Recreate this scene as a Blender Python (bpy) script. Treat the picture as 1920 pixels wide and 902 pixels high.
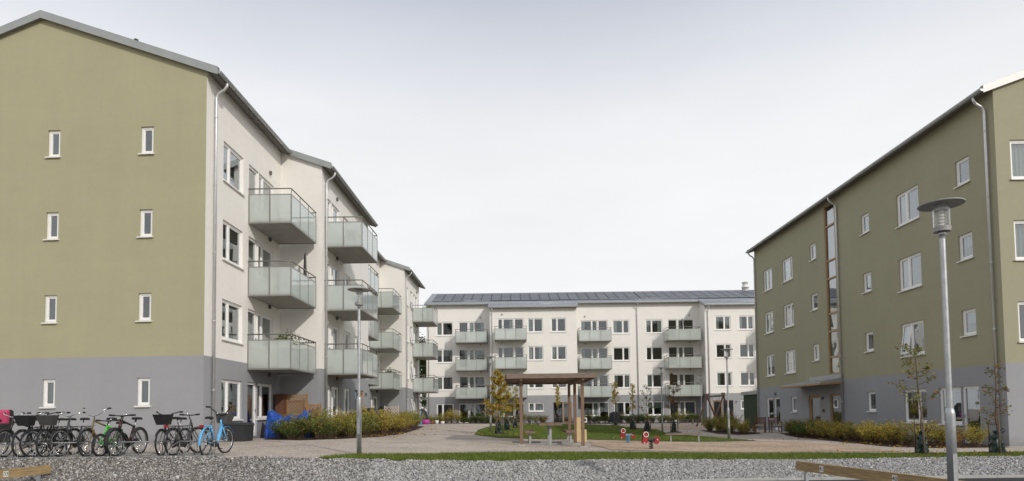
import bpy, bmesh, math, random
from mathutils import Matrix, Vector, geometry
import numpy as np

for _o in list(bpy.data.objects):
    bpy.data.objects.remove(_o, do_unlink=True)
SC = bpy.context.scene
COL = SC.collection
RND = random.Random(7)

# ------------------------------------------------------------------ camera
CAMZ = 1.35
F_PX, CY_PX = 1150.0, 723.717
PITCH, ROLL = 0.04455, 0.01162
cam = bpy.data.cameras.new('camera')
cam.sensor_width = 36.0
cam.lens = 36.0 * F_PX / 1920.0
cam.shift_y = (CY_PX - 451.0) / 1920.0
cam.clip_start, cam.clip_end = 0.1, 3000.0
camo = bpy.data.objects.new('camera', cam)
COL.objects.link(camo)
_c, _s = math.cos(PITCH), math.sin(PITCH)
_f = Vector((0, _c, _s)); _u0 = Vector((0, -_s, _c)); _x0 = Vector((1, 0, 0))
_r = math.cos(ROLL) * _x0 - math.sin(ROLL) * _u0
_u = math.sin(ROLL) * _x0 + math.cos(ROLL) * _u0
camo.matrix_world = Matrix(((_r.x, _u.x, -_f.x, 0), (_r.y, _u.y, -_f.y, 0), (_r.z, _u.z, -_f.z, CAMZ), (0, 0, 0, 1)))
SC.camera = camo

# ------------------------------------------------------------------ sky and sun
SUN_AZ = math.atan2(0.75, -1.0)          # towards the sun, x = sin, y = cos
SUN_EL = math.radians(29.0)
SUN_DIR = Vector((0.75, -1.0, 0.0)).normalized() * math.cos(SUN_EL) + Vector((0, 0, math.sin(SUN_EL)))
world = bpy.data.worlds.new('World')
SC.world = world
world.use_nodes = True
wn, wl = world.node_tree.nodes, world.node_tree.links
wn.clear()
w_out = wn.new('ShaderNodeOutputWorld')
w_bg = wn.new('ShaderNodeBackground')
w_sky = wn.new('ShaderNodeTexSky')
w_sky.sky_type = 'NISHITA'
w_sky.sun_disc = False
w_sky.sun_elevation = SUN_EL
w_sky.sun_rotation = SUN_AZ
w_sky.air_density, w_sky.dust_density = 1.0, 2.0
w_scl = wn.new('ShaderNodeVectorMath'); w_scl.operation = 'SCALE'; w_scl.inputs['Scale'].default_value = 0.10
w_tc = wn.new('ShaderNodeTexCoord')
w_sep = wn.new('ShaderNodeSeparateXYZ')
w_ramp = wn.new('ShaderNodeValToRGB')
for i, (p, c) in enumerate(((0.0, (0.985, 0.985, 0.98)), (0.36, (0.985, 0.985, 0.99)), (0.44, (0.925, 0.932, 0.955)), (0.51, (0.77, 0.795, 0.85)), (0.575, (0.60, 0.635, 0.73)), (1.0, (0.62, 0.65, 0.73)))):
    if i < 2:
        e = w_ramp.color_ramp.elements[i]; e.position = p
    else:
        e = w_ramp.color_ramp.elements.new(p)
    e.color = (*c, 1)
w_map = wn.new('ShaderNodeMapping'); w_map.inputs['Scale'].default_value = (1.0, 1.0, 3.6)
w_noise = wn.new('ShaderNodeTexNoise'); w_noise.inputs['Scale'].default_value = 2.6; w_noise.inputs['Detail'].default_value = 6.0
w_noise.inputs['Roughness'].default_value = 0.5
w_nr = wn.new('ShaderNodeMapRange'); w_nr.inputs['From Min'].default_value = 0.3; w_nr.inputs['From Max'].default_value = 0.7
w_nr.inputs['To Min'].default_value = 0.955; w_nr.inputs['To Max'].default_value = 1.03
w_cl = wn.new('ShaderNodeVectorMath'); w_cl.operation = 'SCALE'
w_mix = wn.new('ShaderNodeMix'); w_mix.data_type = 'RGBA'; w_mix.inputs['Factor'].default_value = 0.92
wl.new(w_tc.outputs['Generated'], w_sep.inputs[0])
wl.new(w_sep.outputs['Z'], w_ramp.inputs['Fac'])
wl.new(w_tc.outputs['Generated'], w_map.inputs['Vector'])
wl.new(w_map.outputs[0], w_noise.inputs['Vector'])
wl.new(w_noise.outputs['Fac'], w_nr.inputs['Value'])
wl.new(w_ramp.outputs['Color'], w_cl.inputs[0])
wl.new(w_nr.outputs[0], w_cl.inputs['Scale'])
wl.new(w_sky.outputs[0], w_scl.inputs[0])
wl.new(w_scl.outputs[0], w_mix.inputs['A'])
wl.new(w_cl.outputs[0], w_mix.inputs['B'])
wl.new(w_mix.outputs['Result'], w_bg.inputs['Color'])
w_bg.inputs['Strength'].default_value = 1.0
wl.new(w_bg.outputs[0], w_out.inputs[0])

sun = bpy.data.lights.new('sun', 'SUN')
sun.energy = 2.15
sun.angle = math.radians(1.2)
sun.color = (1.0, 0.95, 0.87)
suno = bpy.data.objects.new('sun', sun)
suno.rotation_euler = SUN_DIR.to_track_quat('Z', 'Y').to_euler()
suno.location = (20, -20, 40)
COL.objects.link(suno)

SC.view_settings.view_transform = 'Standard'
SC.view_settings.look = 'None'
SC.view_settings.exposure = 0.0
SC.view_settings.gamma = 1.0
SC.view_settings.use_curve_mapping = False

# ------------------------------------------------------------------ materials
def mat(name, col, rough=0.7, metal=0.0, var=0.0, vscale=3.0, bump=0.0, bscale=60.0, spec=0.5, col2=None, rnd=0.0, coord='Object', stretch=None, bdist=0.01):
    m = bpy.data.materials.new(name)
    m.use_nodes = True
    n, l = m.node_tree.nodes, m.node_tree.links
    b = n['Principled BSDF']
    b.inputs['Base Color'].default_value = (*col, 1)
    b.inputs['Roughness'].default_value = rough
    b.inputs['Metallic'].default_value = metal
    b.inputs['Specular IOR Level'].default_value = spec
    vec = None
    if var or bump or col2:
        tc = n.new('ShaderNodeTexCoord'); vec = tc.outputs[coord]
        if stretch:
            mp = n.new('ShaderNodeMapping'); mp.inputs['Scale'].default_value = stretch
            l.new(vec, mp.inputs['Vector']); vec = mp.outputs[0]
    out = None
    if var or col2:
        t = n.new('ShaderNodeTexNoise'); t.inputs['Scale'].default_value = vscale; t.inputs['Detail'].default_value = 6; t.inputs['Roughness'].default_value = 0.62
        l.new(vec, t.inputs['Vector'])
        mx = n.new('ShaderNodeMix'); mx.data_type = 'RGBA'
        mr = n.new('ShaderNodeMapRange'); mr.inputs['From Min'].default_value = 0.32; mr.inputs['From Max'].default_value = 0.68
        l.new(t.outputs['Fac'], mr.inputs['Value']); l.new(mr.outputs[0], mx.inputs['Factor'])
        if col2:
            a, c = col, col2
        else:
            a, c = [x * (1 - var) for x in col], [min(1, x * (1 + var)) for x in col]
        mx.inputs['A'].default_value = (*a, 1); mx.inputs['B'].default_value = (*c, 1)
        out = mx.outputs['Result']
    if rnd:
        oi = n.new('ShaderNodeObjectInfo')
        hs = n.new('ShaderNodeHueSaturation')
        r2 = n.new('ShaderNodeMapRange'); r2.inputs['To Min'].default_value = 1 - rnd; r2.inputs['To Max'].default_value = 1 + rnd
        l.new(oi.outputs['Random'], r2.inputs['Value']); l.new(r2.outputs[0], hs.inputs['Value'])
        if out: l.new(out, hs.inputs['Color'])
        else: hs.inputs['Color'].default_value = (*col, 1)
        out = hs.outputs['Color']
    if out: l.new(out, b.inputs['Base Color'])
    if bump:
        t2 = n.new('ShaderNodeTexNoise'); t2.inputs['Scale'].default_value = bscale; t2.inputs['Detail'].default_value = 4
        l.new(vec, t2.inputs['Vector'])
        bp = n.new('ShaderNodeBump'); bp.inputs['Strength'].default_value = bump; bp.inputs['Distance'].default_value = bdist
        l.new(t2.outputs['Fac'], bp.inputs['Height']); l.new(bp.outputs[0], b.inputs['Normal'])
    return m

def glass_mat(name, tint=(0.68, 0.72, 0.71), base=0.11, power=2.1):
    m = bpy.data.materials.new(name); m.use_nodes = True
    n, l = m.node_tree.nodes, m.node_tree.links
    n.clear()
    o = n.new('ShaderNodeOutputMaterial')
    tr = n.new('ShaderNodeBsdfTransparent'); tr.inputs[0].default_value = (*tint, 1)
    gl = n.new('ShaderNodeBsdfGlossy'); gl.inputs['Roughness'].default_value = 0.015; gl.inputs[0].default_value = (0.86, 0.89, 0.93, 1)
    lw = n.new('ShaderNodeLayerWeight'); lw.inputs['Blend'].default_value = 0.5
    pw = n.new('ShaderNodeMath'); pw.operation = 'POWER'; pw.inputs[1].default_value = power
    mr = n.new('ShaderNodeMapRange'); mr.inputs['To Min'].default_value = base; mr.inputs['To Max'].default_value = 1.0
    # slight waviness of the panes, different for each one
    tc = n.new('ShaderNodeTexCoord'); oi = n.new('ShaderNodeObjectInfo')
    ad = n.new('ShaderNodeVectorMath'); ad.operation = 'ADD'
    nz = n.new('ShaderNodeTexNoise'); nz.inputs['Scale'].default_value = 1.1; nz.inputs['Detail'].default_value = 1
    bp = n.new('ShaderNodeBump'); bp.inputs['Strength'].default_value = 0.12; bp.inputs['Distance'].default_value = 0.03
    sc = n.new('ShaderNodeMath'); sc.operation = 'MULTIPLY'; sc.inputs[1].default_value = 50.0
    l.new(oi.outputs['Random'], sc.inputs[0]); l.new(tc.outputs['Object'], ad.inputs[0]); l.new(sc.outputs[0], ad.inputs[1])
    l.new(ad.outputs[0], nz.inputs['Vector']); l.new(nz.outputs['Fac'], bp.inputs['Height']); l.new(bp.outputs[0], gl.inputs['Normal'])
    mx = n.new('ShaderNodeMixShader')
    l.new(lw.outputs['Facing'], pw.inputs[0]); l.new(pw.outputs[0], mr.inputs['Value']); l.new(mr.outputs[0], mx.inputs[0])
    l.new(tr.outputs[0], mx.inputs[1]); l.new(gl.outputs[0], mx.inputs[2]); l.new(mx.outputs[0], o.inputs[0])
    return m

def leaf_mat(name, col, rnd=0.18):
    m = bpy.data.materials.new(name); m.use_nodes = True
    n, l = m.node_tree.nodes, m.node_tree.links
    n.clear()
    o = n.new('ShaderNodeOutputMaterial')
    d = n.new('ShaderNodeBsdfDiffuse'); t = n.new('ShaderNodeBsdfTranslucent'); mx = n.new('ShaderNodeMixShader'); mx.inputs[0].default_value = 0.35
    tc = n.new('ShaderNodeTexCoord'); nz = n.new('ShaderNodeTexNoise'); nz.inputs['Scale'].default_value = 4.0; nz.inputs['Detail'].default_value = 3
    hs = n.new('ShaderNodeHueSaturation'); hs.inputs['Color'].default_value = (*col, 1)
    mr = n.new('ShaderNodeMapRange'); mr.inputs['From Min'].default_value = 0.3; mr.inputs['From Max'].default_value = 0.7
    mr.inputs['To Min'].default_value = 1 - rnd * 1.6; mr.inputs['To Max'].default_value = 1 + rnd * 1.6
    l.new(tc.outputs['Object'], nz.inputs['Vector']); l.new(nz.outputs['Fac'], mr.inputs['Value']); l.new(mr.outputs[0], hs.inputs['Value'])
    l.new(hs.outputs[0], d.inputs[0]); l.new(hs.outputs[0], t.inputs[0])
    l.new(d.outputs[0], mx.inputs[1]); l.new(t.outputs[0], mx.inputs[2]); l.new(mx.outputs[0], o.inputs[0])
    return m

def plaster(name, col):
    """Brushed render: fine grain, faint horizontal float marks, soft blotches."""
    m = bpy.data.materials.new(name); m.use_nodes = True
    n, l = m.node_tree.nodes, m.node_tree.links
    b = n['Principled BSDF']; b.inputs['Roughness'].default_value = 0.92; b.inputs['Specular IOR Level'].default_value = 0.15
    tc = n.new('ShaderNodeTexCoord')
    def noise(scale, detail, stretch):
        mp = n.new('ShaderNodeMapping'); mp.inputs['Scale'].default_value = stretch
        t = n.new('ShaderNodeTexNoise'); t.inputs['Scale'].default_value = scale; t.inputs['Detail'].default_value = detail; t.inputs['Roughness'].default_value = 0.6
        l.new(tc.outputs['Object'], mp.inputs[0]); l.new(mp.outputs[0], t.inputs['Vector'])
        return t.outputs['Fac']
    big = noise(0.45, 5, (1, 1, 1)); lay = noise(1.4, 5, (0.35, 0.35, 3.0)); fine = noise(38, 4, (1, 1, 1))
    def rng(v, lo, hi):
        r = n.new('ShaderNodeMapRange'); r.inputs['From Min'].default_value = 0.3; r.inputs['From Max'].default_value = 0.7
        r.inputs['To Min'].default_value = lo; r.inputs['To Max'].default_value = hi
        l.new(v, r.inputs['Value']); return r.outputs[0]
    def mul(a, c):
        q = n.new('ShaderNodeMath'); q.operation = 'MULTIPLY'; l.new(a, q.inputs[0]); l.new(c, q.inputs[1]); return q.outputs[0]
    streak = noise(2.2, 4, (1.6, 1.6, 0.07)); mott = noise(5.5, 5, (1, 1, 1))
    v = mul(mul(mul(rng(big, 0.965, 1.032), rng(lay, 0.99, 1.01)), mul(rng(streak, 0.988, 1.012), rng(mott, 0.984, 1.016))), rng(fine, 0.96, 1.04))
    # splash dirt just above the ground, ragged upper edge
    sx = n.new('ShaderNodeSeparateXYZ'); l.new(tc.outputs['Object'], sx.inputs[0])
    dn = noise(3.0, 6, (1, 1, 1.5))
    ad = n.new('ShaderNodeMath'); ad.operation = 'MULTIPLY_ADD'; ad.inputs[1].default_value = -0.9; l.new(dn, ad.inputs[0]); l.new(sx.outputs['Z'], ad.inputs[2])
    dr = n.new('ShaderNodeMapRange'); dr.inputs['From Min'].default_value = -0.45; dr.inputs['From Max'].default_value = -0.05; dr.inputs['To Min'].default_value = 0.78; dr.inputs['To Max'].default_value = 1.0
    l.new(ad.outputs[0], dr.inputs['Value']); v = mul(v, dr.outputs[0])
    hs = n.new('ShaderNodeHueSaturation'); hs.inputs['Color'].default_value = (*col, 1)
    l.new(v, hs.inputs['Value']); l.new(hs.outputs[0], b.inputs['Base Color'])
    bp = n.new('ShaderNodeBump'); bp.inputs['Strength'].default_value = 0.5; bp.inputs['Distance'].default_value = 0.008
    l.new(fine, bp.inputs['Height']); l.new(bp.outputs[0], b.inputs['Normal'])
    return m

def frosted(name, col, alpha=0.1, trans=0.35):
    m = bpy.data.materials.new(name); m.use_nodes = True
    n, l = m.node_tree.nodes, m.node_tree.links
    n.clear()
    o = n.new('ShaderNodeOutputMaterial')
    d = n.new('ShaderNodeBsdfDiffuse'); d.inputs[0].default_value = (*col, 1)
    t = n.new('ShaderNodeBsdfTranslucent'); t.inputs[0].default_value = (*col, 1)
    p = n.new('ShaderNodeBsdfTransparent'); p.inputs[0].default_value = (0.85, 0.9, 0.88, 1)
    g = n.new('ShaderNodeBsdfGlossy'); g.inputs['Roughness'].default_value = 0.06; g.inputs[0].default_value = (0.9, 0.93, 0.95, 1)
    m1 = n.new('ShaderNodeMixShader'); m1.inputs[0].default_value = trans
    m2 = n.new('ShaderNodeMixShader'); m2.inputs[0].default_value = alpha
    m3 = n.new('ShaderNodeMixShader')
    lw = n.new('ShaderNodeLayerWeight'); lw.inputs['Blend'].default_value = 0.5
    pw = n.new('ShaderNodeMath'); pw.operation = 'POWER'; pw.inputs[1].default_value = 3.0
    mr = n.new('ShaderNodeMapRange'); mr.inputs['To Min'].default_value = 0.09; mr.inputs['To Max'].default_value = 0.85
    l.new(d.outputs[0], m1.inputs[1]); l.new(t.outputs[0], m1.inputs[2])
    l.new(m1.outputs[0], m2.inputs[1]); l.new(p.outputs[0], m2.inputs[2])
    l.new(lw.outputs['Facing'], pw.inputs[0]); l.new(pw.outputs[0], mr.inputs['Value']); l.new(mr.outputs[0], m3.inputs[0])
    l.new(m2.outputs[0], m3.inputs[1]); l.new(g.outputs[0], m3.inputs[2]); l.new(m3.outputs[0], o.inputs[0])
    return m

def ground_mat(name, cols, scale, bump, bdist, big=0.12, rough=0.95):
    """Granular ground: Voronoi grains coloured at random, with broad tonal drift."""
    m = bpy.data.materials.new(name); m.use_nodes = True
    n, l = m.node_tree.nodes, m.node_tree.links
    b = n['Principled BSDF']; b.inputs['Roughness'].default_value = rough; b.inputs['Specular IOR Level'].default_value = 0.2
    tc = n.new('ShaderNodeTexCoord')
    vo = n.new('ShaderNodeTexVoronoi'); vo.inputs['Scale'].default_value = scale
    l.new(tc.outputs['Object'], vo.inputs['Vector'])
    rp = n.new('ShaderNodeValToRGB')
    for i, c in enumerate(cols):
        p = i / (len(cols) - 1)
        e = rp.color_ramp.elements[i] if i < 2 else rp.color_ramp.elements.new(p)
        e.position = p; e.color = (*c, 1)
    sp = n.new('ShaderNodeSeparateColor'); l.new(vo.outputs['Color'], sp.inputs[0]); l.new(sp.outputs[0], rp.inputs['Fac'])
    nz = n.new('ShaderNodeTexNoise'); nz.inputs['Scale'].default_value = 0.5; nz.inputs['Detail'].default_value = 8; nz.inputs['Roughness'].default_value = 0.65
    l.new(tc.outputs['Object'], nz.inputs['Vector'])
    mr = n.new('ShaderNodeMapRange'); mr.inputs['From Min'].default_value = 0.3; mr.inputs['From Max'].default_value = 0.7
    mr.inputs['To Min'].default_value = 1 - big; mr.inputs['To Max'].default_value = 1 + big
    l.new(nz.outputs['Fac'], mr.inputs['Value'])
    hs = n.new('ShaderNodeHueSaturation'); l.new(rp.outputs['Color'], hs.inputs['Color']); l.new(mr.outputs[0], hs.inputs['Value'])
    l.new(hs.outputs[0], b.inputs['Base Color'])
    bp = n.new('ShaderNodeBump'); bp.inputs['Strength'].default_value = bump; bp.inputs['Distance'].default_value = bdist; bp.invert = True
    l.new(vo.outputs['Distance'], bp.inputs['Height']); l.new(bp.outputs[0], b.inputs['Normal'])
    return m

M = {}
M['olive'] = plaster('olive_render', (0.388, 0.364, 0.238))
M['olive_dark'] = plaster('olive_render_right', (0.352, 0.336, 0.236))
M['cream'] = plaster('cream_render', (0.80, 0.775, 0.73))
M['grey'] = plaster('grey_render', (0.322, 0.326, 0.34))
M['white'] = mat('white_window_paint', (0.84, 0.83, 0.81), 0.35, var=0.03, vscale=8)
M['sill'] = mat('white_sill_metal', (0.76, 0.74, 0.70), 0.4, var=0.05, vscale=6)
M['glass'] = glass_mat('window_glass')
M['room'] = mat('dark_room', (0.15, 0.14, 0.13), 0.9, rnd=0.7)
M['stairroom'] = mat('pale_stairwell', (0.42, 0.40, 0.36), 0.9)
M['curtain'] = mat('white_curtain', (0.74, 0.73, 0.70), 0.9, rnd=0.2)
M['curtain_green'] = mat('green_curtain', (0.30, 0.42, 0.22), 0.9)
M['blind'] = mat('grey_green_blind', (0.42, 0.46, 0.43), 0.6)
M['fascia'] = mat('pale_roof_trim_metal', (0.33, 0.35, 0.335), 0.45, 0.3, var=0.06, vscale=2, bump=0.05, bscale=5)
M['white_trim'] = mat('white_verge_metal', (0.68, 0.67, 0.645), 0.4, var=0.04)
M['rack_steel'] = mat('weathered_rack_steel', (0.30, 0.31, 0.315), 0.55, 0.5, var=0.15, vscale=9)
M['steel'] = mat('galvanised_steel', (0.46, 0.475, 0.49), 0.42, 0.7, var=0.14, vscale=9)
M['pipe'] = mat('aluzinc_downpipe', (0.60, 0.60, 0.60), 0.38, 0.6, var=0.06, vscale=5)
M['gutter'] = mat('gutter_metal', (0.40, 0.41, 0.41), 0.45, 0.55, var=0.1, vscale=4)
M['soffit'] = mat('eave_soffit', (0.16, 0.155, 0.14), 0.8, var=0.1)
M['roof'] = mat('grey_roof_sheet', (0.34, 0.36, 0.38), 0.5, 0.35, var=0.08, vscale=1.5)
M['solar'] = mat('solar_cells', (0.13, 0.135, 0.155), 0.45, 0.0, spec=0.35, var=0.06, rnd=0.12)
M['solar_frame'] = mat('solar_frame', (0.02, 0.02, 0.022), 0.5)
M['concrete'] = mat('balcony_concrete', (0.34, 0.325, 0.29), 0.85, var=0.12, vscale=2.0, bump=0.2, bscale=30)
M['frost'] = frosted('frosted_balcony_glass', (0.78, 0.81, 0.775), 0.42, 0.42)
M['bal_steel'] = mat('balcony_steel', (0.27, 0.265, 0.245), 0.5, 0.4, var=0.06)
M['rail_metal'] = mat('handrail_metal', (0.22, 0.215, 0.20), 0.5, 0.4)
M['lamp_box'] = mat('wall_lamp_grey', (0.13, 0.125, 0.115), 0.5, 0.2)
M['dark_metal'] = mat('dark_metal', (0.05, 0.05, 0.05), 0.5, 0.3)
M['wood_door'] = mat('oiled_oak_door', (0.36, 0.20, 0.075), 0.5, var=0.18, vscale=6, stretch=(6, 6, 0.5))
M['wood_strip'] = mat('oiled_stair_frame', (0.36, 0.215, 0.095), 0.5, var=0.2, vscale=6, stretch=(6, 6, 0.5))
M['wood_grey'] = mat('weathered_timber', (0.20, 0.148, 0.115), 0.85, var=0.28, vscale=5, stretch=(1, 9, 9), bump=0.3, bscale=30)
M['wood_post'] = mat('weathered_post', (0.20, 0.125, 0.085), 0.85, var=0.25, vscale=5, stretch=(8, 8, 0.7), bump=0.3, bscale=30)
M['wood_rail'] = mat('pressure_treated_pine', (0.33, 0.235, 0.115), 0.8, var=0.30, vscale=3, stretch=(14, 1.0, 14), bump=0.35, bscale=24)
M['wood_pale'] = mat('pale_new_plywood', (0.62, 0.46, 0.25), 0.7, var=0.1, vscale=4)
M['wood_trellis'] = mat('brown_trellis', (0.34, 0.19, 0.075), 0.8, var=0.2, vscale=8)
M['wood_brown'] = mat('red_brown_stained_wood', (0.13, 0.055, 0.03), 0.75, var=0.2, vscale=8)
M['wood_table'] = mat('dark_table_plank', (0.20, 0.135, 0.10), 0.85, var=0.25, vscale=5, stretch=(9, 1, 9))
M['wood_pale_grey'] = mat('grey_table_frame', (0.34, 0.36, 0.345), 0.6, 0.2, var=0.12, vscale=6)
M['black'] = mat('black_rubber', (0.016, 0.016, 0.017), 0.75)
M['black_paint'] = mat('black_paint', (0.018, 0.018, 0.02), 0.28)
M['black_plastic'] = mat('black_plastic', (0.022, 0.022, 0.024), 0.5, bump=0.1, bscale=40)
M['grey_plastic'] = mat('grey_storage_box', (0.03, 0.031, 0.034), 0.6, var=0.1)
M['chrome'] = mat('bright_steel', (0.62, 0.62, 0.62), 0.22, 1.0)
M['alu'] = mat('aluminium_rim', (0.55, 0.55, 0.56), 0.3, 0.9)
M['lightblue'] = mat('light_blue_paint', (0.12, 0.45, 0.80), 0.3)
M['neon'] = mat('bright_green_paint', (0.05, 0.55, 0.03), 0.4)
M['bronze'] = mat('bronze_paint', (0.17, 0.115, 0.045), 0.35)
M['charcoal'] = mat('charcoal_paint', (0.045, 0.045, 0.05), 0.35)
M['brown_red'] = mat('maroon_paint', (0.10, 0.02, 0.018), 0.35)
M['pink'] = mat('pink_fabric', (0.48, 0.055, 0.13), 0.8, var=0.1)
M['red'] = mat('red_plastic', (0.30, 0.014, 0.018), 0.45, var=0.08)
M['white_pl'] = mat('white_plastic', (0.78, 0.76, 0.72), 0.45)
M['blue_spring'] = mat('blue_spring_paint', (0.10, 0.30, 0.55), 0.4)
M['tarp'] = mat('blue_tarpaulin', (0.012, 0.075, 0.40), 0.38, var=0.12, vscale=5, bump=0.5, bscale=9, bdist=0.05)
M['green_bag'] = mat('green_watering_bag', (0.007, 0.024, 0.017), 0.42, var=0.2, vscale=6, bump=0.5, bscale=12, bdist=0.03)
M['shed'] = mat('dark_green_boards', (0.028, 0.05, 0.024), 0.75, var=0.15, vscale=4)
M['bark'] = mat('young_bark', (0.12, 0.085, 0.06), 0.9, var=0.2, vscale=20)
M['bark_dark'] = mat('dark_bark', (0.05, 0.04, 0.03), 0.95, var=0.2)
M['twig'] = mat('shrub_twig', (0.12, 0.07, 0.045), 0.9)
M['soil'] = ground_mat('bark_mulch', [(0.035, 0.022, 0.015), (0.07, 0.045, 0.03), (0.05, 0.03, 0.02)], 25, 1.0, 0.03)
M['lf_gold'] = leaf_mat('gold_leaf', (0.58, 0.42, 0.085))
M['lf_yel'] = leaf_mat('yellow_green_leaf', (0.42, 0.365, 0.09))
M['lf_olive'] = leaf_mat('olive_leaf', (0.27, 0.275, 0.08))
M['lf_green'] = leaf_mat('green_leaf', (0.11, 0.165, 0.045))
M['lf_dark'] = leaf_mat('dark_green_leaf', (0.05, 0.085, 0.03))
M['lf_orange'] = leaf_mat('orange_leaf', (0.36, 0.13, 0.03))
M['lf_brown'] = leaf_mat('brown_leaf', (0.15, 0.09, 0.045))
M['cushion'] = mat('grey_cushion', (0.35, 0.32, 0.28), 0.9, var=0.1)
M['globe'] = None

# ------------------------------------------------------------------ mesh helpers
class MB:
    def __init__(self):
        self.v, self.f, self.m, self.sm = [], [], [], []
    def face(self, pts, mi=0, smooth=False):
        i = len(self.v); self.v += [tuple(p) for p in pts]
        self.f.append(tuple(range(i, i + len(pts)))); self.m.append(mi); self.sm.append(smooth)
    def box(self, x0, x1, y0, y1, z0, z1, mi=0, bev=0.0):
        p = [(x0, y0, z0), (x1, y0, z0), (x1, y1, z0), (x0, y1, z0), (x0, y0, z1), (x1, y0, z1), (x1, y1, z1), (x0, y1, z1)]
        self.hexa(p, mi)
    def hexa(self, p, mi=0):
        i = len(self.v); self.v += [tuple(q) for q in p]
        for q in ((0, 3, 2, 1), (4, 5, 6, 7), (0, 1, 5, 4), (1, 2, 6, 5), (2, 3, 7, 6), (3, 0, 4, 7)):
            self.f.append(tuple(i + k for k in q)); self.m.append(mi); self.sm.append(False)
    def beam(self, a, b, w, h, mi=0, up=(0, 0, 1)):
        a, b = Vector(a), Vector(b); d = (b - a).normalized(); u = Vector(up)
        s = d.cross(u)
        if s.length < 1e-4: s = d.cross(Vector((1, 0, 0)))
        s.normalize(); u = s.cross(d).normalized()
        s *= w / 2; u *= h / 2
        self.hexa([a - s - u, a + s - u, b + s - u, b - s - u, a - s + u, a + s + u, b + s + u, b - s + u], mi)
    def tube(self, pts, r, n=8, mi=0, caps=True, closed=False):
        pts = [Vector(p) for p in pts]; N = len(pts)
        rs = r if isinstance(r, (list, tuple)) else [r] * N
        i0 = len(self.v)
        prev = None
        for k, p in enumerate(pts):
            if closed: d = pts[(k + 1) % N] - pts[k - 1]
            elif k == 0: d = pts[1] - pts[0]
            elif k == N - 1: d = pts[-1] - pts[-2]
            else: d = (pts[k + 1] - p).normalized() + (p - pts[k - 1]).normalized()
            if d.length < 1e-7: d = Vector((0, 0, 1))
            d.normalize()
            if prev is None:
                a = d.cross(Vector((0, 0, 1)))
                if a.length < 1e-3: a = d.cross(Vector((1, 0, 0)))
            else:
                a = prev - d * prev.dot(d)
                if a.length < 1e-4: a = d.cross(Vector((1, 0, 0)))
            a.normalize(); prev = a; b = d.cross(a)
            for j in range(n):
                t = 2 * math.pi * j / n
                self.v.append(tuple(p + (a * math.cos(t) + b * math.sin(t)) * rs[k]))
        for k in range(N if closed else N - 1):
            k2 = (k + 1) % N
            for j in range(n):
                self.f.append((i0 + k * n + j, i0 + k * n + (j + 1) % n, i0 + k2 * n + (j + 1) % n, i0 + k2 * n + j)); self.m.append(mi); self.sm.append(True)
        if caps and not closed:
            self.f.append(tuple(i0 + j for j in range(n))[::-1]); self.m.append(mi); self.sm.append(False)
            self.f.append(tuple(i0 + (N - 1) * n + j for j in range(n))); self.m.append(mi); self.sm.append(False)
    def lathe(self, prof, n=24, mi=0, c=(0, 0, 0)):
        i0 = len(self.v)
        for (r, z) in prof:
            for j in range(n):
                t = 2 * math.pi * j / n
                self.v.append((c[0] + r * math.cos(t), c[1] + r * math.sin(t), c[2] + z))
        for k in range(len(prof) - 1):
            for j in range(n):
                self.f.append((i0 + k * n + j, i0 + k * n + (j + 1) % n, i0 + (k + 1) * n + (j + 1) % n, i0 + (k + 1) * n + j)); self.m.append(mi); self.sm.append(True)
    def torus(self, c, R, r, axis='y', n=32, k=8, mi=0):
        pts = []
        for j in range(n):
            t = 2 * math.pi * j / n
            if axis == 'y': q = (c[0] + R * math.cos(t), c[1], c[2] + R * math.sin(t))
            elif axis == 'z': q = (c[0] + R * math.cos(t), c[1] + R * math.sin(t), c[2])
            else: q = (c[0], c[1] + R * math.cos(t), c[2] + R * math.sin(t))
            pts.append(q)
        self.tube(pts, r, k, mi, closed=True)
    def prism(self, poly, y0, y1, mi=0):
        """outline in x,z extruded along y"""
        n = len(poly)
        self.face([(x, y0, z) for x, z in poly], mi); self.face([(x, y1, z) for x, z in poly][::-1], mi)
        for k in range(n):
            a, b = poly[k], poly[(k + 1) % n]
            self.face([(a[0], y0, a[1]), (a[0], y1, a[1]), (b[0], y1, b[1]), (b[0], y0, b[1])], mi)
    def mesh(self, name, mats):
        me = bpy.data.meshes.new(name)
        me.from_pydata(self.v, [], self.f)
        for x in (mats if isinstance(mats, (list, tuple)) else [mats]):
            me.materials.append(M[x] if isinstance(x, str) else x)
        me.polygons.foreach_set('material_index', self.m)
        me.polygons.foreach_set('use_smooth', self.sm)
        me.update()
        return me

WM = {}
def put(name, data, Mw=None, parent=None):
    o = bpy.data.objects.new(name, data)
    COL.objects.link(o)
    Mw = Mw if Mw is not None else Matrix.Identity(4)
    if parent is not None:
        o.parent = parent
        o.matrix_basis = WM[parent.name].inverted() @ Mw
    else:
        o.matrix_basis = Mw
    WM[o.name] = Mw.copy()
    return o
def tag(o, label, cat, group=None):
    o['label'] = label; o['category'] = cat
    if group: o['group'] = group
    return o
def struct(o):
    o['kind'] = 'structure'; return o
def thing(name, label, cat, loc, rz=0.0, group=None):
    Mw = Matrix.Translation(Vector(loc)) @ Matrix.Rotation(rz, 4, 'Z')
    return tag(put(name, None, Mw), label, cat, group)
def part(parent, name, mb, mats, local=None):
    Mw = WM[parent.name] @ (local if local is not None else Matrix.Identity(4))
    return put(name, mb.mesh(name, mats) if isinstance(mb, MB) else mb, Mw, parent)
def T(x, y, z): return Matrix.Translation((x, y, z))
def RX(a): return Matrix.Rotation(a, 4, 'X')
def RY(a): return Matrix.Rotation(a, 4, 'Y')
def RZ(a): return Matrix.Rotation(a, 4, 'Z')
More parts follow.
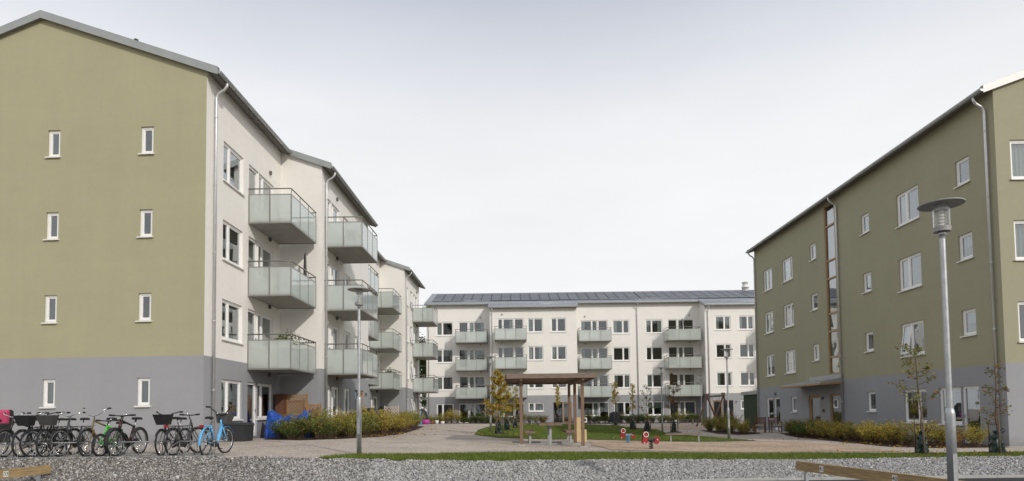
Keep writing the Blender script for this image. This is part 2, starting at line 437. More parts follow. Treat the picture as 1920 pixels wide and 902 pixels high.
def copy_tree(o, Mw):
    """copy a thing (and its parts and their sub-parts) to a new place"""
    base = WM[o.name].inverted()
    def rec(s, parent):
        c = put(s.name.split('.')[0], s.data, Mw @ base @ WM[s.name], parent)
        for k in s.keys():
            if k in ('label', 'category', 'group', 'kind'): c[k] = s[k]
        for ch in list(s.children): rec(ch, c)
        return c
    return rec(o, None)

# ------------------------------------------------------------------ ground
def ss(t):
    t = min(1.0, max(0.0, t)); return t * t * (3 - 2 * t)
def pw(x, pts):
    if x <= pts[0][0]: return pts[0][1]
    for (a, b), (c, d) in zip(pts, pts[1:]):
        if x <= c: return b + (d - b) * (x - a) / (c - a)
    return pts[-1][1]
def g0(x, y):
    base = 0.46 - 0.46 * ss((x + 8) / 17) - 0.07 * (1 - ss((y - 15) / 4)) * (1 - ss((x + 4) / 8))
    b = ss((y - 42) / 16)
    return base * (1 - b) + (0.38 - 0.18 * ss((x + 8) / 20)) * b
TOP = [(-40, 14.65), (-11, 14.6), (-6, 14.45), (-4, 14.15), (-2, 14.0), (0, 14.4), (3.3, 15.6), (6, 16.2), (12, 16.7), (40, 17.5)]
BOT = [(-40, 13.7), (-10, 13.7), (-7, 13.3), (-4, 12.95), (-2, 12.95), (0, 13.2), (5, 14.1), (40, 14.3)]
def gz(x, y):
    t, b = pw(x, TOP), pw(x, BOT)
    if y >= t: return g0(x, y)
    if y <= b: return -0.25
    k = (y - b) / (t - b)
    return -0.25 + (g0(x, t) + 0.25) * k

def clean(pts):
    return [Vector((float(x), float(y))) for x, y in pts]
def dens(poly, step):
    out = []
    for k in range(len(poly)):
        a, b = poly[k], poly[(k + 1) % len(poly)]
        n = max(1, int(math.hypot(b[0] - a[0], b[1] - a[1]) / step))
        for i in range(n): out.append((a[0] + (b[0] - a[0]) * i / n, a[1] + (b[1] - a[1]) * i / n))
    return out
def inside(x, y, poly):
    c = False; j = len(poly) - 1
    for i in range(len(poly)):
        xi, yi = poly[i]; xj, yj = poly[j]
        if (yi > y) != (yj > y) and x < (xj - xi) * (y - yi) / (yj - yi) + xi: c = not c
        j = i
    return c
def sheet(name, poly, mats, dz, step=0.5, wob=0.0, seed=0):
    r = random.Random(seed)
    P = dens(poly, step)
    if wob:
        P = [(x + r.uniform(-wob, wob), y + r.uniform(-wob, wob)) for x, y in P]
    nb = len(P)
    xs = [p[0] for p in P]; ys = [p[1] for p in P]
    pts = list(P)
    x = min(xs)
    while x < max(xs):
        y = min(ys)
        while y < max(ys):
            q = (x + r.uniform(-.1, .1) * step, y + r.uniform(-.1, .1) * step)
            if inside(q[0], q[1], P): pts.append(q)
            y += step
        x += step
    res = geometry.delaunay_2d_cdt(clean(pts), [(i, (i + 1) % nb) for i in range(nb)], [], 1, 1e-4)
    vs = [(v.x, v.y, gz(v.x, v.y) + dz) for v in res[0]]
    me = bpy.data.meshes.new(name); me.from_pydata(vs, [], [tuple(f) for f in res[2]])
    me.materials.append(M[mats])
    for p in me.polygons: p.use_smooth = True
    me.update()
    o = struct(put(name, me)); o['poly'] = 0
    del o['poly']
    return o, P

M['yard'] = ground_mat('pink_beige_yard_gravel', [(0.29, 0.24, 0.195), (0.49, 0.42, 0.355), (0.38, 0.32, 0.265), (0.63, 0.555, 0.48), (0.43, 0.37, 0.31)], 26, 1.0, 0.02, big=0.2)
M['bank'] = ground_mat('crushed_grey_stone', [(0.11, 0.108, 0.107), (0.24, 0.235, 0.23), (0.36, 0.35, 0.34)], 16, 1.0, 0.05)
M['sand'] = ground_mat('play_sand', [(0.40, 0.29, 0.205), (0.51, 0.385, 0.28), (0.35, 0.25, 0.175), (0.56, 0.44, 0.33)], 12, 0.8, 0.04, big=0.26)
M['turf'] = ground_mat('turf', [(0.09, 0.13, 0.03), (0.14, 0.18, 0.045), (0.11, 0.15, 0.035)], 40, 1.0, 0.03, big=0.3)
M['asphalt'] = ground_mat('asphalt', [(0.035, 0.035, 0.036), (0.06, 0.06, 0.061), (0.045, 0.045, 0.045)], 70, 0.6, 0.01, big=0.1)
M['kerb'] = mat('concrete_kerb', (0.42, 0.41, 0.39), 0.9, var=0.12, vscale=3, bump=0.2, bscale=40)
M['paving'] = mat('patio_slab', (0.33, 0.32, 0.31), 0.9, var=0.1, vscale=3)

def build_ground():
    # one sheet to the horizon; fine where the yard and the bank are
    xs = [-700, -300, -120, -60, -40] + [-30 + 0.75 * i for i in range(97)] + [50, 70, 130, 300, 700]
    ys = [-400, -120, -40, -10, 0, 6, 9, 11, 12, 12.6] + [13 + 0.2 * i for i in range(26)] + [18.2 + 0.8 * i for i in range(66)] + [75, 85, 110, 160, 300, 900]
    vs = [(x, y, gz(x, y)) for y in ys for x in xs]
    nx = len(xs)
    fs = [(j * nx + i, j * nx + i + 1, (j + 1) * nx + i + 1, (j + 1) * nx + i) for j in range(len(ys) - 1) for i in range(nx - 1)]
    me = bpy.data.meshes.new('ground'); me.from_pydata(vs, [], fs); me.materials.append(M['yard'])
    for p in me.polygons: p.use_smooth = True
    struct(put('ground', me))
build_ground()

# crushed-stone bank, parking asphalt
bank_poly = [(x, pw(x, TOP) + 0.05) for x in (-28, -11, -6, -4, -2, 0, 3.3, 6, 12, 28)] + [(x, pw(x, BOT) + 0.02) for x in (28, 5, 0, -2, -4, -7, -10, -28)]
sheet('gravel_bank', bank_poly, 'bank', 0.012, 0.3)
ap = [(x, pw(x, BOT) - 0.12) for x in (-28, -10, -7, -4, -2, 0, 5, 28)] + [(28, 2), (-28, 2)]
sheet('parking_asphalt', ap, 'asphalt', 0.008, 1.0)
kb = MB()
bx = [-28, -10, -7, -4, -2, 0, 5, 28]
for a, b in zip(bx, bx[1:]):
    n = max(1, int((b - a)))
    for i in range(n):
        x0, x1 = a + (b - a) * i / n, a + (b - a) * (i + 1) / n - 0.008
        y0, y1 = pw(x0, BOT), pw(x1, BOT)
        kb.hexa([(x0, y0 - .13, -.4), (x1, y1 - .13, -.4), (x1, y1 - .01, -.4), (x0, y0 - .01, -.4), (x0, y0 - .13, -.19), (x1, y1 - .13, -.19), (x1, y1 - .01, -.19), (x0, y0 - .01, -.19)])
struct(put('kerb', kb.mesh('kerb', 'kerb')))

# lawns, play sand, planting beds
strip_poly = [(-4.6, 14.62), (-4.3, 15.4), (-4.0, 15.75), (-2.3, 16.15), (0, 17.2), (3.9, 18.6), (9, 18.95), (12, 18.2), (15.2, 18.3), (22, 18.6), (22, 16.98), (12, 16.72), (6, 16.22), (3.3, 15.62), (0, 14.42), (-2, 14.02), (-4, 14.2)]
strip_poly = strip_poly[::-1]
_, STRIP = sheet('grass_verge', strip_poly, 'turf', 0.016, 0.35, 0.05, 3)
lawn_poly = [(-1.86, 29.8), (-0.6, 27.0), (0.9, 26.8), (3.4, 27.9), (4.8, 27.8), (6.6, 27.3), (9.1, 27.0), (10.9, 27.5), (10.0, 32.5), (9.5, 38), (10.0, 41), (10.6, 45), (9.0, 53), (7.0, 57), (2.0, 58), (-1.0, 56), (-1.9, 46), (-2.1, 38)]
_, LAWN = sheet('lawn', lawn_poly, 'turf', 0.016, 0.6, 0.06, 4)
sand_poly = [(3.3, 26.7), (2.95, 22.7), (3.2, 19.9), (5.7, 19.65), (9.2, 19.75), (12.3, 19.3), (12.5, 22.0), (11.9, 26.0), (11.3, 27.1), (9.4, 26.4), (6.6, 26.8), (4.8, 27.2)]
sheet('play_sand', sand_poly, 'sand', 0.014, 0.5, 0.06, 5)
sand2_poly = [(10.6, 46.4), (11.5, 51.5), (16.8, 54.0), (17.5, 48.5), (14.5, 44.5)]
sheet('swing_sand', sand2_poly, 'sand', 0.014, 0.8, 0.06, 6)
bedL = [(-9.45, 23.3), (-7.7, 22.3), (-6.5, 23.3), (-5.5, 25.6), (-5.2, 28.6), (-5.7, 37), (-6.6, 46), (-7.6, 47.2), (-8.3, 46), (-8.35, 30), (-8.7, 27.2), (-10.2, 26.6)]
sheet('planting_bed', bedL, 'soil', 0.02, 0.6, 0.05, 8)
bedR = [(13.6, 23.9), (13.4, 21.9), (14.6, 20.9), (16.9, 20.9), (17.1, 23), (17.1, 34), (15.6, 36), (14.4, 32), (13.9, 30)]
sheet('planting_bed', bedR, 'soil', 0.02, 0.6, 0.05, 9)
bedR2 = [(12.6, 34.2), (14.3, 35.5), (14.8, 37), (13.8, 42.5), (13.0, 42.8), (12.0, 36)]
sheet('planting_bed', bedR2, 'soil', 0.02, 0.6, 0.05, 10)
bedB = [(-9.3, 62.6), (-2.6, 61.2), (3.6, 60.8), (3.7, 62.3), (-2.4, 62.7), (-9.2, 64.3)]
sheet('planting_bed', bedB, 'soil', 0.02, 0.8, 0.05, 11)
bedB2 = [(6.9, 60.9), (19.2, 60.6), (19.4, 63.8), (7.0, 63.9)]
sheet('planting_bed', bedB2, 'soil', 0.02, 0.8, 0.05, 12)

def tri_scatter(name, n, sampler, h0, h1, w, mats, seed, label, cat):
    """grass blades: one bent triangle pair each, numpy-built"""
    r = np.random.default_rng(seed)
    xy = sampler(n, r); n = len(xy)
    z = np.array([gz(x, y) for x, y in xy]) + 0.012
    a = r.uniform(0, 6.283, n); h = r.uniform(h0, h1, n); l = r.uniform(0.1, 0.7, n) * h; b = r.uniform(0, 6.283, n)
    wx, wy = np.cos(a) * w, np.sin(a) * w
    lx, ly = np.cos(b) * l, np.sin(b) * l
    v = np.empty((n, 3, 3))
    v[:, 0] = np.stack([xy[:, 0] - wx, xy[:, 1] - wy, z], 1)
    v[:, 1] = np.stack([xy[:, 0] + wx, xy[:, 1] + wy, z], 1)
    v[:, 2] = np.stack([xy[:, 0] + lx, xy[:, 1] + ly, z + h], 1)
    me = bpy.data.meshes.new(name)
    me.vertices.add(n * 3); me.vertices.foreach_set('co', v.reshape(-1))
    me.loops.add(n * 3); me.loops.foreach_set('vertex_index', np.arange(n * 3, dtype=np.int32))
    me.polygons.add(n); me.polygons.foreach_set('loop_start', np.arange(0, n * 3, 3, dtype=np.int32)); me.polygons.foreach_set('loop_total', np.full(n, 3, dtype=np.int32))
    for m in mats: me.materials.append(M[m])
    me.polygons.foreach_set('material_index', r.integers(0, len(mats), n).astype(np.int32))
    me.update(); me.validate()
    o = put(name, me); o['kind'] = 'stuff'; o['label'] = label; o['category'] = cat
    return o
def poly_sampler(poly):
    xs = [p[0] for p in poly]; ys = [p[1] for p in poly]
    def f(n, r):
        out = []
        while len(out) < n:
            x = r.uniform(min(xs), max(xs)); y = r.uniform(min(ys), max(ys))
            if inside(x, y, poly): out.append((x, y))
        return np.array(out)
    return f
M['gr1'] = leaf_mat('grass_blade', (0.15, 0.20, 0.04)); M['gr2'] = leaf_mat('grass_blade_light', (0.25, 0.28, 0.075)); M['gr3'] = leaf_mat('grass_blade_dark', (0.095, 0.14, 0.028))
tri_scatter('grass', 90000, poly_sampler([p for p in strip_poly]), 0.03, 0.085, 0.006, ['gr1', 'gr2', 'gr3'], 1, 'short green grass growing on the verge above the stone bank', 'grass')
tri_scatter('grass', 60000, poly_sampler(lawn_poly), 0.03, 0.075, 0.009, ['gr1', 'gr2', 'gr3'], 2, 'short green grass of the lawn behind the pergola', 'grass')

def stones(name, n, seed, label, region, s0, s1, cols, zoff):
    r = np.random.default_rng(seed)
    base = np.array([(1, 0, 0), (-1, 0, 0), (0, 1, 0), (0, -1, 0), (0, 0, 1), (0, 0, -1), (.62, .62, .5), (-.62, .6, .5), (-.6, -.62, .5), (.62, -.6, .5)], float)
    faces = np.array([(0, 6, 9), (0, 2, 6), (6, 2, 7), (2, 1, 7), (7, 1, 8), (1, 3, 8), (8, 3, 9), (3, 0, 9), (4, 6, 7), (4, 7, 8), (4, 8, 9), (4, 9, 6)])
    xy = region(n, r); n = len(xy)
    z = np.array([gz(x, y) for x, y in xy]) + zoff
    s = r.uniform(s0, s1, n) * r.choice([0.6, .8, 1, 1, 1.2, 1.7], n, p=[.2, .2, .25, .2, .12, .03])
    A = r.normal(size=(n, 3, 3)); Q = np.linalg.qr(A)[0]
    sc = np.stack([np.ones(n), r.uniform(.6, 1, n), r.uniform(.45, .8, n)], 1) * s[:, None]
    jit = base[None] * (1 + r.uniform(-.25, .25, (n, 10, 1)))
    v = np.einsum('nij,nkj->nki', Q, jit * sc[:, None, :]) + np.stack([xy[:, 0], xy[:, 1], z], 1)[:, None, :]
    f = (faces[None] + (np.arange(n) * 10)[:, None, None]).reshape(-1).astype(np.int32)
    nf = n * 12
    me = bpy.data.meshes.new(name)
    me.vertices.add(n * 10); me.vertices.foreach_set('co', v.reshape(-1))
    me.loops.add(nf * 3); me.loops.foreach_set('vertex_index', f)
    me.polygons.add(nf); me.polygons.foreach_set('loop_start', np.arange(0, nf * 3, 3, dtype=np.int32)); me.polygons.foreach_set('loop_total', np.full(nf, 3, dtype=np.int32))
    for c in cols: me.materials.append(M[c])
    me.polygons.foreach_set('material_index', np.repeat(r.integers(0, len(cols), n), 12).astype(np.int32))
    me.update(); me.validate()
    o = put(name, me); o['kind'] = 'stuff'; o['label'] = label; o['category'] = 'gravel'
    return o
for i, c in enumerate([(0.36, 0.355, 0.345), (0.42, 0.415, 0.40), (0.28, 0.278, 0.275), (0.47, 0.46, 0.445), (0.53, 0.52, 0.50), (0.36, 0.345, 0.325), (0.32, 0.31, 0.30)]):
    M['st%d' % i] = mat('crushed_stone_%d' % i, c, 0.9, var=0.15, vscale=20)
for i, c in enumerate([(0.20, 0.18, 0.163), (0.125, 0.113, 0.105), (0.28, 0.255, 0.23), (0.42, 0.385, 0.35), (0.165, 0.145, 0.128)]):
    M['sd%d' % i] = mat('dusty_stone_%d' % i, c, 0.9, var=0.15, vscale=20)
def bank_region(xa, xb):
    def f(n, r):
        x = r.uniform(xa, xb, n); t = r.uniform(-.02, 1.03, n)
        if xb < 0: x = x + r.normal(0, .9, n) * (x > xb - 2)
        else: x = x + r.normal(0, .9, n) * (x < xa + 2)
        out = []
        for a, k in zip(x, t):
            y0, y1 = pw(a, BOT) + .02, pw(a, TOP) + .03 + .06 * math.sin(a * 3.1) + 0.05 * math.sin(a * 7.7)
            out.append((a, y0 + (y1 - y0) * k))
        return np.array(out)
    return f
stones('crushed_stone', 70000, 11, 'pale grey crushed stone covering the bank above the parking', bank_region(-5.2, 16.5), 0.014, 0.030, ['st0', 'st1', 'st2', 'st3', 'st4', 'st5', 'st6', 'st0', 'st1'], 0.018)
stones('crushed_stone', 38000, 12, 'dusty brown-grey crushed stone on the bank below the bicycles', bank_region(-15.0, -4.8), 0.013, 0.029, ['sd0', 'sd1', 'sd2', 'sd3', 'sd4', 'sd0', 'st5', 'st4'], 0.018)

# ------------------------------------------------------------------ building kit
HEAD, STO = 2.17, 2.9            # window head above ground floor, storey height
SOFFIT0, SLOPE = 12.75, 0.36     # soffit line at the facade plane, roof slope
def soff(b): return SOFFIT0 + SLOPE * b
class Fr:
    """wall frame: x runs right seen from outside, y into the building, z up"""
    def __init__(self, o, eu):
        eu = Vector((eu[0], eu[1], 0)).normalized()
        ey = Vector((0, 0, 1)).cross(eu)
        self.M = Matrix(((eu.x, ey.x, 0, o[0]), (eu.y, ey.y, 0, o[1]), (eu.z, ey.z, 1, o[2]), (0, 0, 0, 1)))
    def at(self, u, y, z): return self.M @ T(u, y, z)

def wall(parent, F, u0, u1, z0, z1, holes, mats, band=2.9, extra=None, name='wall', depth=0.13):
    """render wall with real openings and reveals; mats = (upper, lower)"""
    mb = MB()
    us = sorted(set([u0, u1] + [h[0] for h in holes] + [h[1] for h in holes]))
    zs = sorted(set([z0, z1] + ([band] if z0 < band < z1 else []) + [h[2] for h in holes] + [h[3] for h in holes]))
    us = [u for u in us if u0 - 1e-6 <= u <= u1 + 1e-6]; zs = [z for z in zs if z0 - 1e-6 <= z <= z1 + 1e-6]
    for j in range(len(zs) - 1):
        za, zb = zs[j], zs[j + 1]; zc = (za + zb) / 2
        mi = 0 if zc > band else 1
        run = None
        for i in range(len(us) - 1):
            ua, ub = us[i], us[i + 1]; uc = (ua + ub) / 2
            if any(h[0] < uc < h[1] and h[2] < zc < h[3] for h in holes): continue
            mb.face([(ua, 0, za), (ub, 0, za), (ub, 0, zb), (ua, 0, zb)], mi)
    for h in holes:
        a, b, c, d = h[:4]; mi = 0 if (c + d) / 2 > band else 1
        mb.face([(a, 0, c), (a, depth, c), (a, depth, d), (a, 0, d)], mi)
        mb.face([(b, 0, c), (b, 0, d), (b, depth, d), (b, depth, c)], mi)
        mb.face([(a, 0, d), (a, depth, d), (b, depth, d), (b, 0, d)], mi)
        mb.face([(a, 0, c), (b, 0, c), (b, depth, c), (a, depth, c)], mi)
    if extra:
        for poly in extra: mb.face([(u, 0, z) for u, z in poly], 0)
    return put(name, mb.mesh(name, mats), F.M, parent)

MC = {}
def cached(key, fn):
    if key not in MC: MC[key] = fn()
    return MC[key]
def frame_mesh(w, h, lights, t=0.07, fm='white', bot=None):
    """outer frame, mullions and sash rims of a window; origin at lower-left of opening, y = into wall"""
    def fn():
        mb = MB(); y0, y1 = 0.06, 0.14
        b = bot or t
        mb.box(0, t, y0, y1, 0, h); mb.box(w - t, w, y0, y1, 0, h)
        mb.box(t, w - t, y0, y1, h - t, h); mb.box(t, w - t, y0, y1, 0, b)
        x = 0
        for k, f in enumerate(lights[:-1]):
            x += f * w
            mb.box(x - t * .7, x + t * .7, y0 - .004, y1, b, h - t)
        return mb.mesh('window', fm)
    return cached(('fr', round(w, 3), round(h, 3), tuple(lights), t, fm, bot), fn)
def box_mesh(key, dims, m, name):
    def fn():
        mb = MB(); mb.box(*dims); return mb.mesh(name, m)
    return cached((key,) + tuple(round(d, 3) for d in dims) + (m,), fn)
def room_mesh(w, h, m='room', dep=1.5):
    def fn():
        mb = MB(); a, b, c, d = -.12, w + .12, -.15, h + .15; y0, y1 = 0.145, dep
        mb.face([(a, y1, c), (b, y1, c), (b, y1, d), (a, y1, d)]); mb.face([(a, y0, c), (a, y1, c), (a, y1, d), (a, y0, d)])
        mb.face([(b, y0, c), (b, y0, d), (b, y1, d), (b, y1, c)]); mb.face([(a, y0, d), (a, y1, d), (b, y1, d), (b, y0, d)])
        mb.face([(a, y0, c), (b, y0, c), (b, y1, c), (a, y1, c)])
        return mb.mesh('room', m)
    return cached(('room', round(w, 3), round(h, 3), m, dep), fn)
def curtain_mesh(w, h, m, ph):
    def fn():
        mb = MB(); n = max(6, int(w / 0.03))
        pts = [(w * i / n, 0.21 + 0.022 * math.sin(i * 1.25 + ph) + 0.008 * math.sin(i * 2.7)) for i in range(n + 1)]
        for a, b in zip(pts, pts[1:]):
            mb.face([(a[0], a[1], 0), (b[0], b[1], 0), (b[0], b[1], h), (a[0], a[1], h)], 0, True)
        return mb.mesh('curtain', m)
    return cached(('cur', round(w, 2), round(h, 2), m, ph), fn)
def blind_mesh(w, h):
    def fn():
        mb = MB(); z = 0.03
        while z < h - .02:
            mb.hexa([(0.02, .16, z), (w - .02, .16, z), (w - .02, .182, z + .012), (0.02, .182, z + .012), (0.02, .16, z + .004), (w - .02, .16, z + .004), (w - .02, .182, z + .016), (0.02, .182, z + .016)])
            z += 0.034
        mb.face([(0.02, .2, 0), (w - .02, .2, 0), (w - .02, .2, h), (0.02, .2, h)])
        return mb.mesh('blind', 'blind')
    return cached(('bl', round(w, 2), round(h, 2)), fn)
WR = random.Random(21)
def window(parent, F, u0, u1, z0, z1, lights=(0.38, 0.62), sill=True, decor=None, fm='white', t=0.07, openleft=False, roomm='room', dep=1.5):
    w, h = u1 - u0, z1 - z0
    lights = tuple(lights)
    B = F.at(u0, 0, z0)
    win = put('window', frame_mesh(w, h, lights, t, fm), B, parent)
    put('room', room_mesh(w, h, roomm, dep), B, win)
    x = 0
    for k, f in enumerate(lights):
        xa, xb = x + (t if k == 0 else t * .7), x + f * w - (t if k == len(lights) - 1 else t * .7)
        x += f * w
        pw_, ph_ = xb - xa, h - 2 * t
        s = 0.038
        def sash(pw_=pw_, ph_=ph_):
            mb = MB()
            mb.box(0, s, .078, .128, 0, ph_); mb.box(pw_ - s, pw_, .078, .128, 0, ph_); mb.box(s, pw_ - s, .078, .128, 0, s); mb.box(s, pw_ - s, .078, .128, ph_ - s, ph_)
            return mb.mesh('sash', fm)
        L = B @ T(xa, 0, t)
        if openleft and k == 0:
            L = L @ T(0, .1, ph_) @ RX(math.radians(-9)) @ T(0, -.1, -ph_)
        put('sash', cached(('sash', round(pw_, 3), round(ph_, 3), fm), sash), L, win)
        put('pane', box_mesh('pane', (s, pw_ - s, .105, .111, s, ph_ - s), 'glass', 'pane'), L, win)
    if sill:
        def sm():
            mb = MB(); e = .05
            mb.hexa([(-e, -.07, -.06), (w + e, -.07, -.06), (w + e, .06, -.028), (-e, .06, -.028), (-e, -.07, -.02), (w + e, -.07, -.02), (w + e, .06, .004), (-e, .06, .004)])
            return mb.mesh('sill', 'sill')
        put('sill', cached(('sill', round(w, 3)), sm), B, win)
    if decor is None:
        q = WR.random()
        decor = 'none' if q < .35 else 'left' if q < .55 else 'both' if q < .75 else 'half' if q < .85 else 'right'
    ph = WR.choice([0, 1.3, 2.6])
    if decor in ('left', 'both'): put('curtain', curtain_mesh(w * .27, h, 'curtain', ph), B, win)
    if decor in ('right', 'both'): put('curtain', curtain_mesh(w * .27, h, 'curtain', ph), B @ T(w * .73, 0, 0), win)
    if decor == 'full': put('curtain', curtain_mesh(w, h, 'curtain', ph), B, win)
    if decor == 'green': put('curtain', curtain_mesh(w * .4, h, 'curtain_green', ph), B, win)
    if decor == 'half': put('curtain', curtain_mesh(w, h * .5, 'curtain', ph), B @ T(0, 0, h * .5), win)
    if decor == 'blind':
        put('blind', blind_mesh(w, h), B, win)
    if decor in ('none', 'left', 'right') and WR.random() < .45 and h < 1.6:
        def pl():
            mb = MB(); r = random.Random(3)
            mb.lathe([(0, 0), (.06, 0), (.08, .13), (0, .13)], 8, 0, (0, .26, .06))
            for k in range(40):
                a = r.uniform(0, 6.28); e = r.uniform(.02, .16); q = Vector((math.cos(a) * e, .26 + math.sin(a) * e * .5, .2 + r.uniform(0, .25)))
                d = Vector((r.uniform(-1, 1), r.uniform(-.5, .5), r.uniform(-.3, 1))).normalized() * .09
                sd = d.cross(Vector((0, 1, .2))).normalized() * .025
                mb.face([q, q + d * .5 + sd, q + d, q + d * .5 - sd], 1)
            return mb.mesh('potted_plant', ['white_pl', 'lf_green'])
        put('potted_plant', cached('plant', pl), B @ T(w * WR.choice([.3, .6, .75]), 0, 0), win)
    return win
def door(parent, F, u0, u1, z0, z1, fm='white', t=0.09, side='r', name='door', roomm='room', panel=False):
    w, h = u1 - u0, z1 - z0
    B = F.at(u0, 0, z0)
    d = put(name, frame_mesh(w, h, (1.0,), t, fm, 0.16), B, parent)
    put('room', room_mesh(w, h, roomm), B, d)
    put('pane', box_mesh('dpane', (t, w - t, .105, .111, .16, h - t), 'glass', 'pane'), B, d)
    def hm():
        mb = MB(); mb.box(-.015, .015, .045, .075, -.08, .08); mb.box(-.012, .10, .02, .035, .03, .05); mb.box(-.012, .012, .02, .06, .03, .05)
        return mb.mesh('handle', 'steel')
    put('handle', cached('handle', hm), B @ T(w - t * .55 if side == 'r' else t * .55, 0, 1.0) @ (RZ(0) if side != 'r' else Matrix.Scale(-1, 4, (1, 0, 0))), d)
    return d
def patio_group(parent, F, u0, u1, n, order='dnw', ground=False, decor=None):
    """glazed balcony door beside a fixed window; returns its holes"""
    z = STO * n; w = u1 - u0; dw = w * .36; g = 0.04
    if order[0] == 'd': da, db, wa, wb = u0, u0 + dw, u0 + dw + g, u1
    else: da, db, wa, wb = u1 - dw, u1, u0, u1 - dw - g
    lights = (.33, .67) if order in ('dnw', 'nwd') else (.67, .33)
    zb = z + (0.04 if ground else 0.02)
    door(parent, F, da, db, zb, z + HEAD, side='r' if order[0] == 'd' else 'l')
    window(parent, F, wa, wb, z + .72, z + HEAD, lights, sill=ground, decor=decor)
    return [(da, db, zb, z + HEAD), (wa, wb, z + .72, z + HEAD)]
def balcony(parent, F, u0, u1, zb, front=3, side=2, dep=1.7, decor=None):
    """cantilevered slab with frosted panels, posts and a raised handrail; local origin at wall, left end"""
    w = u1 - u0; B = F.at(u0, 0, zb)
    def slab():
        mb = MB(); mb.box(0.02, w - .02, -dep + .02, -.002, 0.012, .15, 0)
        return mb.mesh('slab', ['concrete'])
    bal = put('balcony', cached(('slab', round(w, 3), dep), slab), B, parent)
    H = 1.15
    def steel():
        mb = MB(); p = .023
        mb.box(-.005, w + .005, -dep - .012, -dep + .015, -.012, .05); mb.box(-.012, .015, -dep + .015, -.003, -.012, .05); mb.box(w - .015, w + .012, -dep + .015, -.003, -.012, .05)
        mb.box(0, w, -dep - .01, -dep + .012, H - .018, H + .015); mb.box(-.01, .012, -dep + .012, -.003, H - .018, H + .015); mb.box(w - .012, w + .01, -dep + .012, -.003, H - .018, H + .015)
        for k in range(front + 1):
            x = min(max(w * k / front, p), w - p)
            mb.box(x - p, x + p, -dep - .016, -dep + .02, .05, H - .018)
        for k in range(side):
            y = -dep + dep * (k + 1) / side - (.03 if k == side - 1 else 0)
            mb.box(-.014, .02, y - p, y + p, .05, H - .018); mb.box(w - .02, w + .014, y - p, y + p, .05, H - .018)
        return mb.mesh('frame', 'bal_steel')
    put('frame', cached(('bst', round(w, 3), front, side, dep), steel), B, bal)
    def rail():
        mb = MB(); z = 1.38
        mb.tube([(0, -.01, z), (0, -dep + .06, z), (.04, -dep, z), (w - .04, -dep, z), (w, -dep + .06, z), (w, -.01, z)], .026, 8)
        for k in range(front + 1):
            x = min(max(w * k / front, .03), w - .03)
            mb.box(x - .012, x + .012, -dep - .01, -dep + .012, H, z)
        for x in (0, w):
            mb.box(x - .011, x + .011, -dep / 2 - .012, -dep / 2 + .012, H, z); mb.box(x - .011, x + .011, -.05, -.026, H, z)
        return mb.mesh('handrail', 'rail_metal')
    put('handrail', cached(('rail', round(w, 3), front, dep), rail), B, bal)
    fw = w / front
    for k in range(front):
        put('glass_panel', box_mesh('gp', (.02, fw - .02, -dep - .006, -dep + .006, .05, H - .02), 'frost', 'glass_panel'), B @ T(fw * k, 0, 0), bal)
    sw = dep / side
    for k in range(side):
        for x in (0, w):
            put('glass_panel', box_mesh('gps', (-.006, .006, .02, sw - .035, .05, H - .02), 'frost', 'glass_panel'), B @ T(x, -dep + sw * k, 0), bal)
    return bal
def gutter(parent, F, u0, u1, y, z, both=True):
    """half-round gutter with brackets, along x of the frame"""
    mb = MB(); r = .075; n = 8
    ring = [(r * math.cos(math.pi + math.pi * k / n), r * math.sin(math.pi + math.pi * k / n)) for k in range(n + 1)]
    for (a, b), (c, d) in zip(ring, ring[1:]):
        mb.face([(u0, y + a, z + b), (u1, y + a, z + b), (u1, y + c, z + d), (u0, y + c, z + d)], 0, True)
    for u in (u0, u1): mb.face([(u, y + a, z + b) for a, b in ring])
    mb.tube([(u0, y - r, z), (u1, y - r, z)], .012, 6)
    u = u0 + .3
    while u < u1:
        mb.tube([(u, y + a * 1.1, z + b * 1.1) for a, b in ring], .011, 4); u += .9
    return put('gutter', mb.mesh('gutter', 'gutter'), F.M, parent)
def downpipe(parent, F, u, ytop, ztop, zbot, name='downpipe', yw=-.09):
    mb = MB()
    pts = [(u, ytop, ztop), (u, ytop, ztop - .14), (u, ytop + (yw - ytop) * .25, ztop - .28), (u, ytop + (yw - ytop) * .8, ztop - .40), (u, yw, ztop - .56), (u, yw, ztop - .8), (u, yw, zbot)]
    mb.tube(pts, .048, 12)
    z = ztop - 1.3
    while z > zbot + .4:
        mb.tube([(u, yw, z), (u, yw, z + .04)], .056, 12); mb.box(u - .01, u + .01, yw + .03, 0, z, z + .03); z -= 2.4
    return put(name, mb.mesh(name, 'pipe'), F.M, parent)
def wall_lamp(parent, F, u, z):
    def fn():
        mb = MB(); mb.box(-.035, .035, -.10, 0, -.07, .07); mb.box(-.025, .025, -.09, -.02, -.10, -.07)
        return mb.mesh('wall_lamp', 'lamp_box')
    put('wall_lamp', cached('wl', fn), F.at(u, 0, z), parent)

class Building:
    """a runs along the facade, b goes into the building, z from its ground floor"""
    def __init__(self, name, label, C, E1, E2, base, L, W=11.9):
        self.C, self.E1, self.E2, self.base, self.L, self.W = Vector((*C, base)), Vector((*E1, 0)), Vector((*E2, 0)), base, L, W
        self.o = thing(name, label, 'building', self.C)
    def P(self, a, b, z): return self.C + self.E1 * a + self.E2 * b + Vector((0, 0, z))
    def fac(self, d, mirror=False):
        if mirror: return Fr(self.P(self.L, -d, 0), -self.E1)
        return Fr(self.P(0, -d, 0), self.E1)
    def side(self, a, b0, facing_near, flip=False):
        return None
    def slab(self, mb, a0, a1, b0, b1, th=.2, mi=0):
        """roof slab following the slope on the facade side (b < W/2) or the far side"""
        def zz(b): return soff(b) if b <= self.W / 2 else soff(self.W - b)
        p = [self.P(a, b, zz(b)) - self.C for a, b in ((a0, b0), (a1, b0), (a1, b1), (a0, b1))]
        q = [v + Vector((0, 0, th)) for v in p]
        mb.hexa(p + q, mi)

